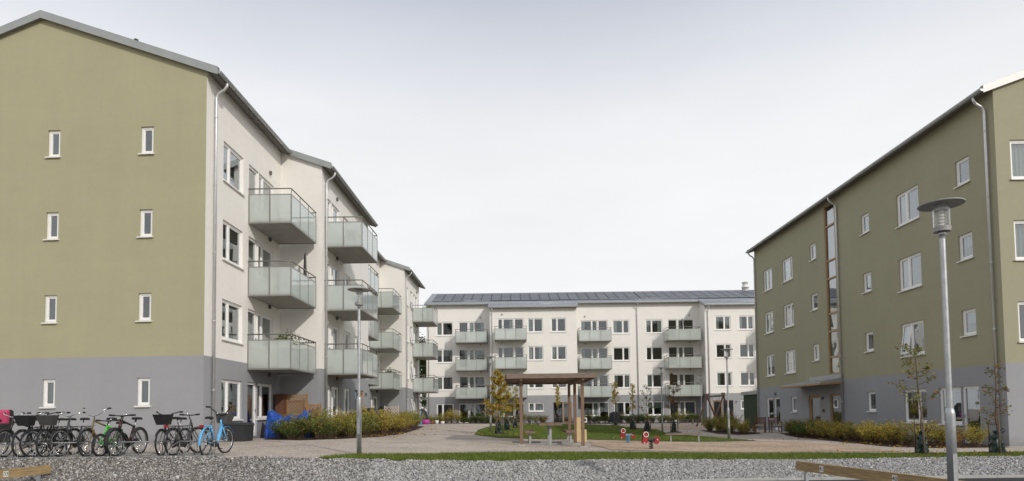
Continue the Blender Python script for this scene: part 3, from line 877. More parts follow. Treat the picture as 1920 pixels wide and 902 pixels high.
def build_roof(B, steps, over=.42, rake=.14, trim='fascia', a_end=None):
    """steps: list of (a0, a1, d) blocks; returns roof object"""
    mb = MB(); L = B.L
    mid = B.W / 2
    B.slab(mb, -rake, L + rake, -over, mid, .2)
    B.slab(mb, -rake, L + rake, B.W + over, mid, .2)
    for a0, a1, d in steps:
        if d > 0: B.slab(mb, a0 - rake, a1 + rake, -d - over, -over, .2)
    roof = put('roof', mb.mesh('roof', ['roof']), T(*B.C), B.o)
    # soffit board under the eaves
    sb = MB()
    for a0, a1, d in steps:
        p = [(a0, -d - over + .02), (a1, -d - over + .02), (a1, -d), (a0, -d)]
        lo = [B.P(a, b, soff(b) - .03) - B.C for a, b in p]; hi = [B.P(a, b, soff(b) - .004) - B.C for a, b in p]
        sb.hexa(lo + hi)
    put('soffit', sb.mesh('soffit', 'soffit'), T(*B.C), roof)
    # verge trims
    def verge(a, b0, b1, sgn):
        m = MB()
        def zz(b): return soff(b) if b <= mid else soff(B.W - b)
        o = a + sgn * .012
        p = [B.P(a, b0, zz(b0) - .06), B.P(o, b0, zz(b0) - .06), B.P(o, b1, zz(b1) - .06), B.P(a, b1, zz(b1) - .06)]
        q = [v + Vector((0, 0, .27)) for v in p]
        p = [v - B.C for v in p]; q = [v - B.C for v in q]
        m.hexa(p + q)
        # folded top flange
        r = [B.P(a - sgn * .16, b0, zz(b0) + .205), B.P(o, b0, zz(b0) + .205), B.P(o, b1, zz(b1) + .205), B.P(a - sgn * .16, b1, zz(b1) + .205)]
        m.hexa([v - B.C for v in r] + [v - B.C + Vector((0, 0, .012)) for v in r])
        put('verge_trim', m.mesh('verge_trim', trim), T(*B.C), roof)
    verge(-rake, -over - .03 - (steps[0][2] if steps[0][2] else 0), mid, -1); verge(-rake, B.W + over, mid, -1)
    verge(L + rake, -over - .03, mid, 1); verge(L + rake, B.W + over, mid, 1)
    for a0, a1, d in steps:
        if d > 0:
            if a0 > .5: verge(a0 - rake, -d - over - .03, -over, -1)
            if a1 < L - .5: verge(a1 + rake, -d - over - .03, -over, 1)
    return roof
def gable_poly(W, d=0): return None

# ------------------------------------------------------------------ left building
BL = Building('apartment_building', 'four-storey building on the left with olive gable, cream facade and frosted glass balconies', (-10.402, 20.659), (.0119, .99993), (-.99844, .0558), .53, 33.2)
stepsL = [(0, 6.59, 0), (6.59, 15.0, 1.89), (15.0, 26.3, 0), (26.3, 33.2, 1.89)]
roofL = build_roof(BL, stepsL)
# gable wall, seen from the street: frame runs from far edge to the corner
GL = Fr(BL.P(0, BL.W, 0), -BL.E2)
def bu(b): return BL.W - b
holes = []
for n in range(4):
    for b0, b1 in ((1.87, 2.33), (5.24, 5.69)):
        z0, z1 = STO * n + 1.23, STO * n + HEAD
        holes.append((bu(b1), bu(b0), z0, z1))
        window(BL.o, GL, bu(b1), bu(b0), z0, z1, (1.0,), decor='blind' if n == 0 else ('none' if n else None))
wall(BL.o, GL, 0, BL.W, -.3, 12.7, holes, ['olive', 'grey'], extra=[[(0, 12.7), (BL.W, 12.7), (BL.W, soff(0)), (BL.W / 2, soff(BL.W / 2)), (0, soff(0))]])
# small dark vent head above the verge
vb = MB(); vb.lathe([(0, 0), (.03, 0), (.03, .07), (.07, .07), (.07, .13), (0, .13)], 12)
put('roof_vent', vb.mesh('roof_vent', 'dark_metal'), T(*BL.P(.0, 2.55, soff(2.55) + .18)), roofL)

def facade(B, F, u0, u1, items, mats, ztop, patio_floors=(0, 1, 2, 3), lamps=True, side=1):
    """items: ('w', a, b, lights) | ('p', a, b, order) | ('b', a, b) ; per storey"""
    holes = []
    for n in range(4):
        z = STO * n
        for it in items:
            fl = it[4] if len(it) > 4 else (0, 1, 2, 3)
            if it[0] == 'w' and n in fl:
                window(B.o, F, it[1], it[2], z + .72, z + HEAD, it[3]); holes.append((it[1], it[2], z + .72, z + HEAD))
            elif it[0] == 's' and n in fl:
                window(B.o, F, it[1], it[2], z + 1.25, z + HEAD, it[3]); holes.append((it[1], it[2], z + 1.25, z + HEAD))
            elif it[0] == 'o' and n in fl:
                window(B.o, F, it[1], it[2], z + .72, z + HEAD, it[3], openleft=True); holes.append((it[1], it[2], z + .72, z + HEAD))
            elif it[0] == 'p' and n in fl:
                holes += patio_group(B.o, F, it[1], it[2], n, it[3], ground=(n == 0))
                if lamps: wall_lamp(B.o, F, it[2] - .5 if it[3][0] == 'd' else it[1] + .5, z + HEAD + .42)
            elif it[0] == 'b' and n > 0:
                balcony(B.o, F, it[1], it[2], z - .25)
            elif it[0] == 'e' and n == 0:
                # entrance: oiled timber door and a glazed side light
                a, b, side_ = it[1], it[2], it[3]; m = (a + b) / 2 + (.03 if side_ == 'r' else -.03)
                if side_ == 'r': d0, d1, s0, s1 = m + .03, b, a, m - .03
                else: d0, d1, s0, s1 = a, m - .03, m + .03, b
                door(B.o, F, d0, d1, .03, HEAD, fm='wood_door', t=.11, side='l', name='entrance_door')
                window(B.o, F, s0, s1, .08, HEAD, (1.0,), sill=False, decor='none', fm='dark_metal', t=.04)
                holes += [(d0, d1, .03, HEAD), (s0, s1, .08, HEAD)]
                wall_lamp(B.o, F, b + .3, 2.0)
    wall(B.o, F, u0, u1, -.3, ztop, holes, mats)
    return holes
CG = ['cream', 'grey']
F0, F1 = BL.fac(0), BL.fac(1.89)
facade(BL, F0, 0, 6.59, [('w', 1.24, 2.85, (.36, .64)), ('p', 3.34, 5.82, 'dnw'), ('b', 3.3, 6.28)], CG, soff(0))
facade(BL, F1, 6.59, 15.0, [('p', 7.24, 9.25, 'dnw'), ('w', 10.0, 11.2, (.38, .62)), ('w', 12.1, 13.5, (.38, .62), (1, 2, 3)), ('e', 12.15, 13.95, 'r'), ('b', 6.98, 9.98)], CG, soff(-1.89))
facade(BL, F0, 15.0, 26.3, [('p', 15.77, 18.25, 'nwd'), ('w', 18.74, 20.35, (.62, .38)), ('w', 20.95, 22.56, (.38, .62)), ('p', 23.05, 25.5, 'dnw'), ('b', 15.3, 18.3), ('b', 22.85, 25.9)], CG, soff(0))
facade(BL, F1, 26.3, 33.2, [('w', 26.9, 27.95, (1.0,)), ('o', 28.85, 29.85, (1.0,), (0, 1, 2, 3)), ('p', 30.3, 32.2, 'dnw'), ('b', 29.8, 32.75)], CG, soff(-1.89))
# side walls of the steps, their tops following the roof slope
for a, d0, d1, face_near in ((6.59, 0, 1.89, True), (15.0, 0, 1.89, False), (26.3, 0, 1.89, True)):
    if face_near: Fs = Fr(BL.P(a, 0, 0), -BL.E2); w0, w1 = 0, 1.89; ex = [[(0, 12.0), (1.89, 12.0), (1.89, soff(-1.89)), (0, soff(0))]]
    else: Fs = Fr(BL.P(a, -1.89, 0), BL.E2); w0, w1 = 0, 1.89; ex = [[(0, 12.0), (1.89, 12.0), (1.89, soff(0)), (0, soff(-1.89))]]
    wall(BL.o, Fs, w0, w1, -.3, 12.0, [], CG, extra=ex)
wall(BL.o, Fr(BL.P(33.2, -1.89, 0), BL.E2), 0, BL.W + 1.89, -.3, 12.0, [], CG, extra=[[(0, 12.0), (BL.W + 1.89, 12.0), (BL.W + 1.89, soff(0)), (BL.W / 2 + 1.89, soff(BL.W / 2)), (0, soff(-1.89))]])
wall(BL.o, Fr(BL.P(33.2, BL.W, 0), -BL.E1), 0, 33.2, -.3, soff(0), [], CG)
gutter(BL.o, F0, -.12, 6.42, -.48, soff(-.42) + .06); gutter(BL.o, F1, 6.45, 15.12, -.48, soff(-2.31) + .06)
gutter(BL.o, F0, 15.16, 26.12, -.48, soff(-.42) + .06); gutter(BL.o, F1, 26.16, 33.36, -.48, soff(-2.31) + .06)
downpipe(BL.o, F0, .5, -.46, soff(-.42) + .02, -.02); downpipe(BL.o, F1, 6.98, -.46, soff(-2.31) + .02, -.02)
downpipe(BL.o, F1, 26.75, -.46, soff(-2.31) + .02, -.02); downpipe(BL.o, F0, 15.25, -.46, soff(-.42) + .02, -.02)

# ------------------------------------------------------------------ back building
_ab = -.0052
E1b = (math.cos(_ab), math.sin(_ab)); E2b = (-math.sin(_ab), math.cos(_ab))
XB0 = -9.05
BB = Building('apartment_building', 'long cream building across the back with solar panels on its roof', (XB0, 64.87 + math.tan(_ab) * XB0), E1b, E2b, .26, 46.0)
def ba(x): return x - XB0
stepsB = [(0, ba(-2.2), 0), (ba(-2.2), ba(6.76), 1.94), (ba(6.76), ba(19.94), 0), (ba(19.94), ba(28.9), 1.94), (ba(28.9), 46.0, 0)]
roofB = build_roof(BB, stepsB, trim='roof')
F0, F1 = BB.fac(0), BB.fac(1.94)
facade(BB, F0, 0, ba(-2.2), [('w', ba(-7.98), ba(-6.2), (.36, .64)), ('p', ba(-5.61), ba(-2.78), 'dnw'), ('b', ba(-5.82), ba(-2.54))], CG, soff(0))
facade(BB, F1, ba(-2.2), ba(6.76), [('p', ba(-1.43), ba(1.27), 'nwd'), ('w', ba(1.69), ba(3.27), (.40, .60), (1, 2, 3)), ('s', ba(1.69), ba(3.27), (.38, .62), (0,)), ('w', ba(4.1), ba(5.66), (.40, .60), (1, 2, 3)), ('e', ba(4.23), ba(6.08), 'r'), ('b', ba(-1.67), ba(1.54))], CG, soff(-1.94))
facade(BB, F0, ba(6.76), ba(19.94), [('p', ba(7.33), ba(10.23), 'wnd'), ('w', ba(10.75), ba(12.52), (.62, .38)), ('w', ba(14.25), ba(16.04), (.36, .64)), ('p', ba(16.61), ba(19.39), 'dnw'), ('b', ba(7.0), ba(10.36)), ('b', ba(16.2), ba(19.6))], CG, soff(0))
facade(BB, F1, ba(19.94), ba(28.9), [('w', ba(21.01), ba(22.59), (.60, .40), (1, 2, 3)), ('e', ba(20.57), ba(22.64), 'l'), ('w', ba(23.42), ba(24.98), (.60, .40), (1, 2, 3)), ('s', ba(23.41), ba(23.98), (1.0,), (0,)), ('p', ba(25.6), ba(28.2), 'nwd'), ('b', ba(25.4), ba(28.5))], CG, soff(-1.94))
wall(BB.o, F0, ba(28.9), 46, -.3, soff(0), [], CG)
for x, left in ((-2.2, True), (6.76, False), (19.94, True), (28.9, False)):
    a = ba(x)
    if left: Fs = Fr(BB.P(a, 0, 0), -BB.E2); ex = [[(0, 12.0), (1.94, 12.0), (1.94, soff(-1.94)), (0, soff(0))]]
    else: Fs = Fr(BB.P(a, -1.94, 0), BB.E2); ex = [[(0, 12.0), (1.94, 12.0), (1.94, soff(0)), (0, soff(-1.94))]]
    wall(BB.o, Fs, 0, 1.94, -.3, 12.0, [], CG, extra=ex)
wall(BB.o, Fr(BB.P(0, BB.W, 0), -BB.E2), 0, BB.W, -.3, 12.7, [], CG, extra=[[(0, 12.7), (BB.W, 12.7), (BB.W, soff(0)), (BB.W / 2, soff(BB.W / 2)), (0, soff(0))]])
wall(BB.o, Fr(BB.P(46, 0, 0), BB.E2), 0, BB.W, -.3, 12.7, [], CG, extra=[[(0, 12.7), (BB.W, 12.7), (BB.W, soff(0)), (BB.W / 2, soff(BB.W / 2)), (0, soff(0))]])
wall(BB.o, Fr(BB.P(46, BB.W, 0), -BB.E1), 0, 46, -.3, soff(0), [], CG)
for a0, a1, d in stepsB:
    F = F1 if d else F0
    gutter(BB.o, F, a0 + (-.12 if d or a0 == 0 else .16), a1 + (.12 if d else -.16), -.48, soff(-d - .42) + .06)
downpipe(BB.o, F0, .25, -.46, soff(-.42), 0); downpipe(BB.o, F1, ba(-1.98), -.46, soff(-2.36), 0)
downpipe(BB.o, F0, ba(13.35), -.46, soff(-.42), 0); downpipe(BB.o, F1, ba(20.25), -.46, soff(-2.36), 0)
# standing seams and snow rails on the lower roof strips
for a0, a1, d in stepsB:
    if a0 > 40: continue
    mb = MB()
    b0, b1 = (-d - .40, -.1) if d else (-.40, .55)
    a = a0 + .1
    while a < a1:
        p = BB.P(a, b0, soff(b0) + .2) - BB.C; q = BB.P(a, b1, soff(b1) + .2) - BB.C
        mb.beam(p + Vector((0, 0, .015)), q + Vector((0, 0, .015)), .014, .03); a += .45
    bb = b0 + .25
    for dz in (.12, .2):
        mb.tube([BB.P(a0, bb, soff(bb) + .2 + dz) - BB.C, BB.P(a1, bb, soff(bb) + .2 + dz) - BB.C], .016, 6)
    a = a0 + .5
    while a < a1:
        mb.beam(BB.P(a, bb, soff(bb) + .2) - BB.C, BB.P(a, bb, soff(bb) + .42) - BB.C, .02, .03, up=(0, 1, 0)); a += 1.2
    put('snow_guard', mb.mesh('snow_guard', 'steel'), T(*BB.C), roofB)
# solar panels: three rows, a gap at the party wall
ang = math.atan(SLOPE)
def panel_mesh():
    mb = MB(); w, h = 1.03, 1.645
    q = .03
    mb.box(q, w - q, q, h - q, .03, .042, 0)
    mb.box(0, w, 0, q, 0, .045, 1); mb.box(0, w, h - q, h, 0, .045, 1); mb.box(0, q, q, h - q, 0, .045, 1); mb.box(w - q, w, q, h - q, 0, .045, 1)
    return mb.mesh('solar_panel', ['solar', 'solar_frame'])
PM = panel_mesh()
for i in range(38):
    a = .55 + 1.06 * i + (.22 if i > 20 else 0)
    if a > 40: break
    for r in range(3):
        s = .95 + 1.66 * r
        b = -.42 + s * math.cos(ang)
        o = BB.P(a, b, soff(b) + .24)
        Rm = Matrix(((BB.E1.x, BB.E2.x, 0, 0), (BB.E1.y, BB.E2.y, 0, 0), (0, 0, 1, 0), (0, 0, 0, 1))) @ RX(ang)
        put('solar_panel', PM, T(*o) @ Rm, roofB)
vb = MB(); vb.lathe([(.35, 0), (.35, .45), (.42, .45), (.42, .52), (.30, .70), (.30, 1.0), (.36, 1.0), (.36, 1.12), (0, 1.2)], 20)
put('roof_vent', vb.mesh('roof_vent', 'white_trim'), T(*BB.P(ba(26.9), 5.2, soff(5.2) + .1)), roofB)

# ------------------------------------------------------------------ right building
BRL = 21.85
BR = Building('apartment_building', 'dark olive four-storey building on the right with a tall glazed stair window', (17.31, 21.45), (.00305, 1.0), (1.0, -.00305), .01, BRL)
roofR = build_roof(BR, [(0, BRL, 0)], trim='white_trim')
FR = BR.fac(0, mirror=True)          # x = BRL - a
def ra(a): return BRL - a
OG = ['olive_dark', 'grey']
holes = []
def rw(a0, a1, n, lights, z0=.75, **k):
    z = STO * n
    window(BR.o, FR, ra(a1), ra(a0), z + z0, z + HEAD, lights, **k); holes.append((ra(a1), ra(a0), z + z0, z + HEAD))
for n in range(4):
    if n: rw(1.28, 2.0, n, (1.0,), 1.2, decor='half' if n < 3 else 'none')
    if n == 1: rw(4.19, 5.68, n, (.42, .58), openleft=True, decor='both')
    else: rw(4.19, 5.68, n, (.42, .58) if n else (.62, .38), decor='left' if n else 'none')
    rw(7.81, 8.48, n, (1.0,), 1.25)
    if n: rw(13.05, 13.76, n, (1.0,), 1.25)
    if n:
        rw(16.0, 17.42, n, (.66, .34), decor='half'); rw(19.0, 20.36, n, (.45, .55))
    else:
        rw(16.0, 16.72, 0, (1.0,), 1.24)
# ground floor terrace doors
a0, a1 = 1.27, 3.44
door(BR.o, FR, ra(2.17), ra(1.27), .03, HEAD, side='l'); window(BR.o, FR, ra(3.44), ra(2.22), .72, HEAD, (1.0,), decor='none')
holes += [(ra(2.17), ra(1.27), .03, HEAD), (ra(3.44), ra(2.22), .72, HEAD)]
door(BR.o, FR, ra(19.3), ra(18.36), .03, HEAD, side='l'); window(BR.o, FR, ra(20.44), ra(19.35), .72, HEAD, (1.0,), sill=False)
holes += [(ra(19.3), ra(18.36), .03, HEAD), (ra(20.44), ra(19.35), .72, HEAD)]
# entrance and its side light
door(BR.o, FR, ra(14.46), ra(13.1), .03, HEAD, fm='wood_door', t=.16, side='r', name='entrance_door')
window(BR.o, FR, ra(12.09), ra(10.92), .05, HEAD, (1.0,), sill=False, fm='wood_strip', decor='none', t=.06, roomm='stairroom')
holes += [(ra(14.46), ra(13.1), .03, HEAD), (ra(12.09), ra(10.92), .05, HEAD)]
# tall stair window: oiled timber frame with seven lights
zt = [3.27, 4.19, 5.58, 6.56, 8.47, 9.45, 11.36, 12.5]
u0, u1 = ra(12.03), ra(10.95)
holes.append((u0, u1, zt[0], zt[-1]))
mb = MB(); t = .07
mb.box(0, t, .02, .15, 0, zt[-1] - zt[0]); mb.box(u1 - u0 - t, u1 - u0, .02, .15, 0, zt[-1] - zt[0])
for i, z in enumerate(zt):
    zz = z - zt[0]
    mb.box(t, u1 - u0 - t, .03, .14, max(0, zz - .045), min(zt[-1] - zt[0], zz + .045))
sw = put('stair_window', mb.mesh('stair_window', 'wood_strip'), FR.at(u0, 0, zt[0]), BR.o)
sw['label'] = 'tall narrow timber-framed stair window'
for a, b in zip(zt, zt[1:]):
    put('pane', box_mesh('pane', (t, u1 - u0 - t, .09, .097, a - zt[0] + .045, b - zt[0] - .045), 'glass', 'pane'), FR.at(u0, 0, zt[0]), sw)
put('room', room_mesh(u1 - u0, zt[-1] - zt[0], 'stairroom', 2.2), FR.at(u0, 0, zt[0]), sw)
gm = bpy.data.materials.new('lit_globe'); gm.use_nodes = True
gb = gm.node_tree.nodes['Principled BSDF']; gb.inputs['Base Color'].default_value = (.9, .85, .7, 1); gb.inputs['Emission Color'].default_value = (1, .80, .50, 1); gb.inputs['Emission Strength'].default_value = 1.6
M['globe'] = gm
for z in (3.65, 6.25, 9.15):
    mb = MB(); mb.lathe([(.001, -.17)] + [(.17 * math.cos(q * math.pi / 16), .17 * math.sin(q * math.pi / 16)) for q in range(-7, 8)] + [(.001, .17)], 16)
    put('globe_lamp', mb.mesh('globe_lamp', 'globe'), FR.at(u0 + .74, .42, z), sw)
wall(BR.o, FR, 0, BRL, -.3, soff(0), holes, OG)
# gable towards the street
GR = Fr(BR.P(0, 0, 0), BR.E2)
holes = []
for n in range(1, 4):
    for b0 in (.52, 4.4, 8.2):
        z = STO * n
        window(BR.o, GR, b0, b0 + 1.6, z + .76, z + HEAD, (.62, .38) if b0 < 1 else (.5, .5), decor='full' if (n > 1 and b0 < 1) else 'none'); holes.append((b0, b0 + 1.6, z + .76, z + HEAD))
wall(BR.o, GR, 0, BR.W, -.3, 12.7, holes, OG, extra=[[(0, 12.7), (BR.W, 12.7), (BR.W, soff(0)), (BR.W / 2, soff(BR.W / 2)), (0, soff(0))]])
wall(BR.o, Fr(BR.P(BRL, BR.W, 0), -BR.E2), 0, BR.W, -.3, 12.7, [], OG, extra=[[(0, 12.7), (BR.W, 12.7), (BR.W, soff(0)), (BR.W / 2, soff(BR.W / 2)), (0, soff(0))]])
wall(BR.o, Fr(BR.P(0, BR.W, 0), BR.E1), 0, BRL, -.3, soff(0), [], OG)
gutter(BR.o, FR, -.15, BRL + .15, -.48, soff(-.42) + .06)
downpipe(BR.o, FR, ra(.32), -.46, soff(-.42) + .02, 0); downpipe(BR.o, FR, ra(10.62), -.46, soff(-.42) + .02, 0); downpipe(BR.o, FR, ra(21.7), -.46, soff(-.42) + .02, 0)
wall_lamp(BR.o, FR, ra(12.75), 2.0); wall_lamp(BR.o, FR, ra(18.9), 2.42); wall_lamp(BR.o, FR, ra(12.7), 1.3)
# entrance canopy: sheet-metal wedge on a timber frame
cu0, cu1 = ra(15.4), ra(10.62)
can = MB()
can.hexa([(cu0, -1.22, 2.72), (cu1, -1.22, 2.72), (cu1, -.002, 2.80), (cu0, -.002, 2.80), (cu0, -1.22, 2.80), (cu1, -1.22, 2.80), (cu1, -.002, 3.02), (cu0, -.002, 3.02)], 0)
can.box(ra(14.0), cu1, -.14, -.003, 3.0, 3.20, 0)
can.box(cu0, cu1, -1.23, -1.10, 2.64, 2.722, 1); can.hexa([(cu1 - .09, -1.10, 2.64), (cu1, -1.10, 2.64), (cu1, -.004, 2.70), (cu1 - .09, -.004, 2.70), (cu1 - .09, -1.10, 2.726), (cu1, -1.10, 2.726), (cu1, -.004, 2.798), (cu1 - .09, -.004, 2.798)], 1)
can.hexa([(cu0, -1.10, 2.64), (cu0 + .09, -1.10, 2.64), (cu0 + .09, -.004, 2.70), (cu0, -.004, 2.70), (cu0, -1.10, 2.726), (cu0 + .09, -1.10, 2.726), (cu0 + .09, -.004, 2.798), (cu0, -.004, 2.798)], 1)
put('entrance_canopy', can.mesh('entrance_canopy', ['gutter', 'wood_door']), FR.M, BR.o)

# ------------------------------------------------------------------ vegetation
def leaf(mb, p, d, s, w, mi):
    """pointed leaf: two triangles folded a little along the midrib"""
    d = d.normalized()
    sd = d.cross(Vector((RND.uniform(-1, 1), RND.uniform(-1, 1), RND.uniform(-.3, 1))))
    if sd.length < 1e-3: sd = d.orthogonal()
    sd = sd.normalized() * w
    m = p + d * s * .45
    up = sd.cross(d).normalized() * w * .25
    i = len(mb.v); mb.v += [tuple(p), tuple(m + sd + up), tuple(p + d * s), tuple(m - sd + up)]
    mb.f += [(i, i + 1, i + 2), (i, i + 2, i + 3)]; mb.m += [mi, mi]; mb.sm += [False, False]
def shrub_meshes(kind, seed, h, spread, stems, per, ls, weights):
    r = random.Random(seed)
    st, lf = MB(), MB()
    for k in range(stems):
        a = r.uniform(0, 6.283); e = r.uniform(.0, .2) * spread
        p = Vector((math.cos(a) * e, math.sin(a) * e, 0))
        tilt = r.uniform(.05, 1.0) * spread * .75; L = h * r.uniform(.55, 1.08)
        d = Vector((math.cos(a) * tilt, math.sin(a) * tilt, 1)).normalized()
        pts = [p]; q = p.copy(); dd = d.copy(); n = 5
        for i in range(n):
            dd = (dd + Vector((r.uniform(-.22, .22), r.uniform(-.22, .22), r.uniform(-.12, .06)))).normalized()
            q = q + dd * L / n; pts.append(q.copy())
        st.tube(pts, [.008 * (1 - .75 * i / n) for i in range(n + 1)], 4, caps=False)
        for j in range(per):
            t = (r.uniform(.14, 1.0) ** .62) * n; i = min(n - 1, int(t))
            c = pts[i].lerp(pts[i + 1], t - i)
            o = Vector((r.gauss(0, 1), r.gauss(0, 1), r.gauss(0, .7))) * .055
            dl = Vector((r.uniform(-1, 1), r.uniform(-1, 1), r.uniform(-.2, .9)))
            u = r.random(); mi = 0
            for mi, w in enumerate(weights):
                u -= w
                if u < 0: break
            s = ls * r.uniform(.7, 1.3)
            leaf(lf, c + o, dl, s, s * .3, mi)
    return st.mesh('stem', 'twig'), lf
SHRUB = {}
def make_shrubs():
    spec = {'gold': (1.15, .75, 30, 50, .062, ['lf_gold', 'lf_yel', 'lf_olive', 'lf_brown'], (.38, .32, .2, .1)),
            'mix': (1.15, .75, 30, 50, .06, ['lf_yel', 'lf_olive', 'lf_green', 'lf_brown'], (.26, .35, .3, .09)),
            'green': (.95, .95, 34, 55, .055, ['lf_green', 'lf_dark', 'lf_olive'], (.4, .42, .18)),
            'pale': (1.05, .7, 26, 44, .06, ['lf_yel', 'lf_olive', 'lf_gold', 'lf_brown'], (.34, .32, .16, .18)),
            'red': (.9, .6, 16, 30, .05, ['lf_orange', 'lf_brown', 'lf_yel'], (.5, .25, .25))}
    for k, (h, sp, st, per, ls, ms, w) in spec.items():
        SHRUB[k] = []
        for s in range(3):
            a, b = shrub_meshes(k, 31 * s + hash(k) % 1 + len(k) * 7, h, sp, st, per, ls, w)
            SHRUB[k].append((a, b.mesh('foliage', ms)))
make_shrubs()
PEND = []
def shrub(kind, x, y, sc, label, group, rr):
    Mw = T(x, y, gz(x, y) + .01) @ RZ(rr.uniform(0, 6.28)) @ Matrix.Diagonal((sc * rr.uniform(.9, 1.15), sc * rr.uniform(.9, 1.15), sc * rr.uniform(.85, 1.12), 1))
    o = tag(put('shrub', None, Mw), label, 'shrub', group)
    a, b = rr.choice(SHRUB[kind])
    put('stem', a, Mw, o); put('foliage', b, Mw, o)
    if group: PEND.append((label, x / y, o))
ORD = 'first second third fourth fifth sixth seventh eighth ninth tenth eleventh twelfth thirteenth fourteenth fifteenth sixteenth seventeenth eighteenth nineteenth twentieth'.split()
def ordinal(k):
    if k < 20: return ORD[k]
    return ('twenty-' if k < 29 else 'thirty-') + ORD[(k - 20) % 10] if k not in (29,) else 'thirtieth'
def name_shrubs():
    by = {}
    for lab, px, o in PEND: by.setdefault(lab, []).append((px, o))
    for lab, l in by.items():
        l.sort(key=lambda t: t[0])
        if len(l) == 1: continue
        for k, (_, o) in enumerate(l): o['label'] = lab + ', ' + ordinal(k) + ' from the left'
rr = random.Random(5)
# left bed, dark low evergreens by the patio, turning yellow towards the back
for i in range(64):
    t = i / 63.0
    y = 23.4 + 22.6 * (t ** 1.5) + rr.uniform(-.3, .3)
    lo = pw(y, [(23, -9.1), (25, -8.9), (28, -8.0), (46, -7.9)]); hi = pw(y, [(22.5, -7.2), (24, -6.6), (26, -5.9), (29, -5.5), (38, -6.1), (46, -7.0)])
    x = rr.uniform(lo, hi)
    k = rr.choice(['gold', 'gold', 'gold', 'mix']) if y > 27.5 else rr.choice(['mix', 'gold', 'green', 'mix']) if y > 25.2 or x > -6.9 else rr.choice(['green', 'green', 'mix'])
    lab = {'gold': 'golden shrub in the left facade bed', 'mix': 'yellow-green shrub in the left facade bed', 'green': 'dark green shrub in the left facade bed'}[k]
    shrub(k, x, y, rr.uniform(.8, 1.05) if k != 'green' else rr.uniform(.72, .95), lab, k + ' shrubs in the left bed', rr)
for i in range(38):
    t = i / 37.0; y = 21.6 + 11.5 * t + rr.uniform(-.2, .2)
    lo = pw(y, [(21, 14.0), (24, 13.85), (30, 14.2), (33, 14.8)])
    x = lo + .15 + rr.uniform(0, 1.0) if y > 23 else rr.uniform(14.2, 15.5)
    k = 'green' if 29.0 < y and x < lo + .9 and rr.random() < .8 else rr.choice(['pale', 'pale', 'gold'])
    lab = {'gold': 'golden yellow shrub in the right facade bed', 'pale': 'pale yellow-green shrub in the right facade bed', 'green': 'dark green shrub in the right facade bed'}[k]
    shrub(k, x, y, rr.uniform(.66, .9), lab, k + ' shrubs in the right bed', rr)
for (x, y, k, s) in ((15.0, 20.9, 'red', .8), (15.9, 21.2, 'pale', .7), (16.4, 21.8, 'pale', .8), (16.6, 22.8, 'red', .8), (16.5, 23.8, 'pale', .75), (15.6, 22.0, 'red', .7), (16.6, 25.0, 'pale', .8)):
    shrub(k, x, y, s, 'thin reddish shrub below the right terrace door' if k == 'red' else 'sparse small shrub against the right olive facade', k + ' shrubs at the right wall', rr)
for i in range(15):
    y = 34.8 + 7.4 * rr.random(); x = pw(y, [(34, 12.9), (38, 13.1), (42.5, 13.3)]) + rr.uniform(0, 1.0)
    shrub(rr.choice(['pale', 'pale', 'mix']), x, y, rr.uniform(.75, 1.0), 'yellow-green shrub in the island bed beside the swing path', 'island bed shrubs', rr)
shrub('red', 13.9, 35.6, .8, 'orange-tinted shrub at the end of the island bed', None, rr)
shrub('green', 14.3, 37.5, .5, 'low green plant beside the garden chairs', None, rr)
for i in range(20):
    x = -9.0 + 12.3 * (i + .5) / 20; y = 61.8 + (x < -2.6) * 1.2 + rr.uniform(-.4, .4) - .05 * x
    k = 'gold' if -7.3 < x < -5.2 else rr.choice(['green', 'mix', 'green'])
    shrub(k, x, y, rr.uniform(.8, 1.1) * (1.2 if k == 'gold' else 1), {'gold': 'bright yellow bush beside the flower pots', 'mix': 'yellow-green bush along the left back facade', 'green': 'green bush along the left back facade'}[k], k + ' bushes along the back facade left', rr)
for i in range(26):
    x = 7.2 + 12.0 * (i + .5) / 26; y = 62.3 + rr.uniform(-.9, .7)
    k = rr.choice(['green', 'green', 'mix'])
    shrub(k, x, y, rr.uniform(.8, 1.1), {'mix': 'yellow-green bush along the middle back facade', 'green': 'green bush along the middle back facade'}[k], k + ' bushes along the back facade middle', rr)
shrub('red', 3.2, 61.2, 1.0, 'rust-coloured bush left of the back entrance door', None, rr)

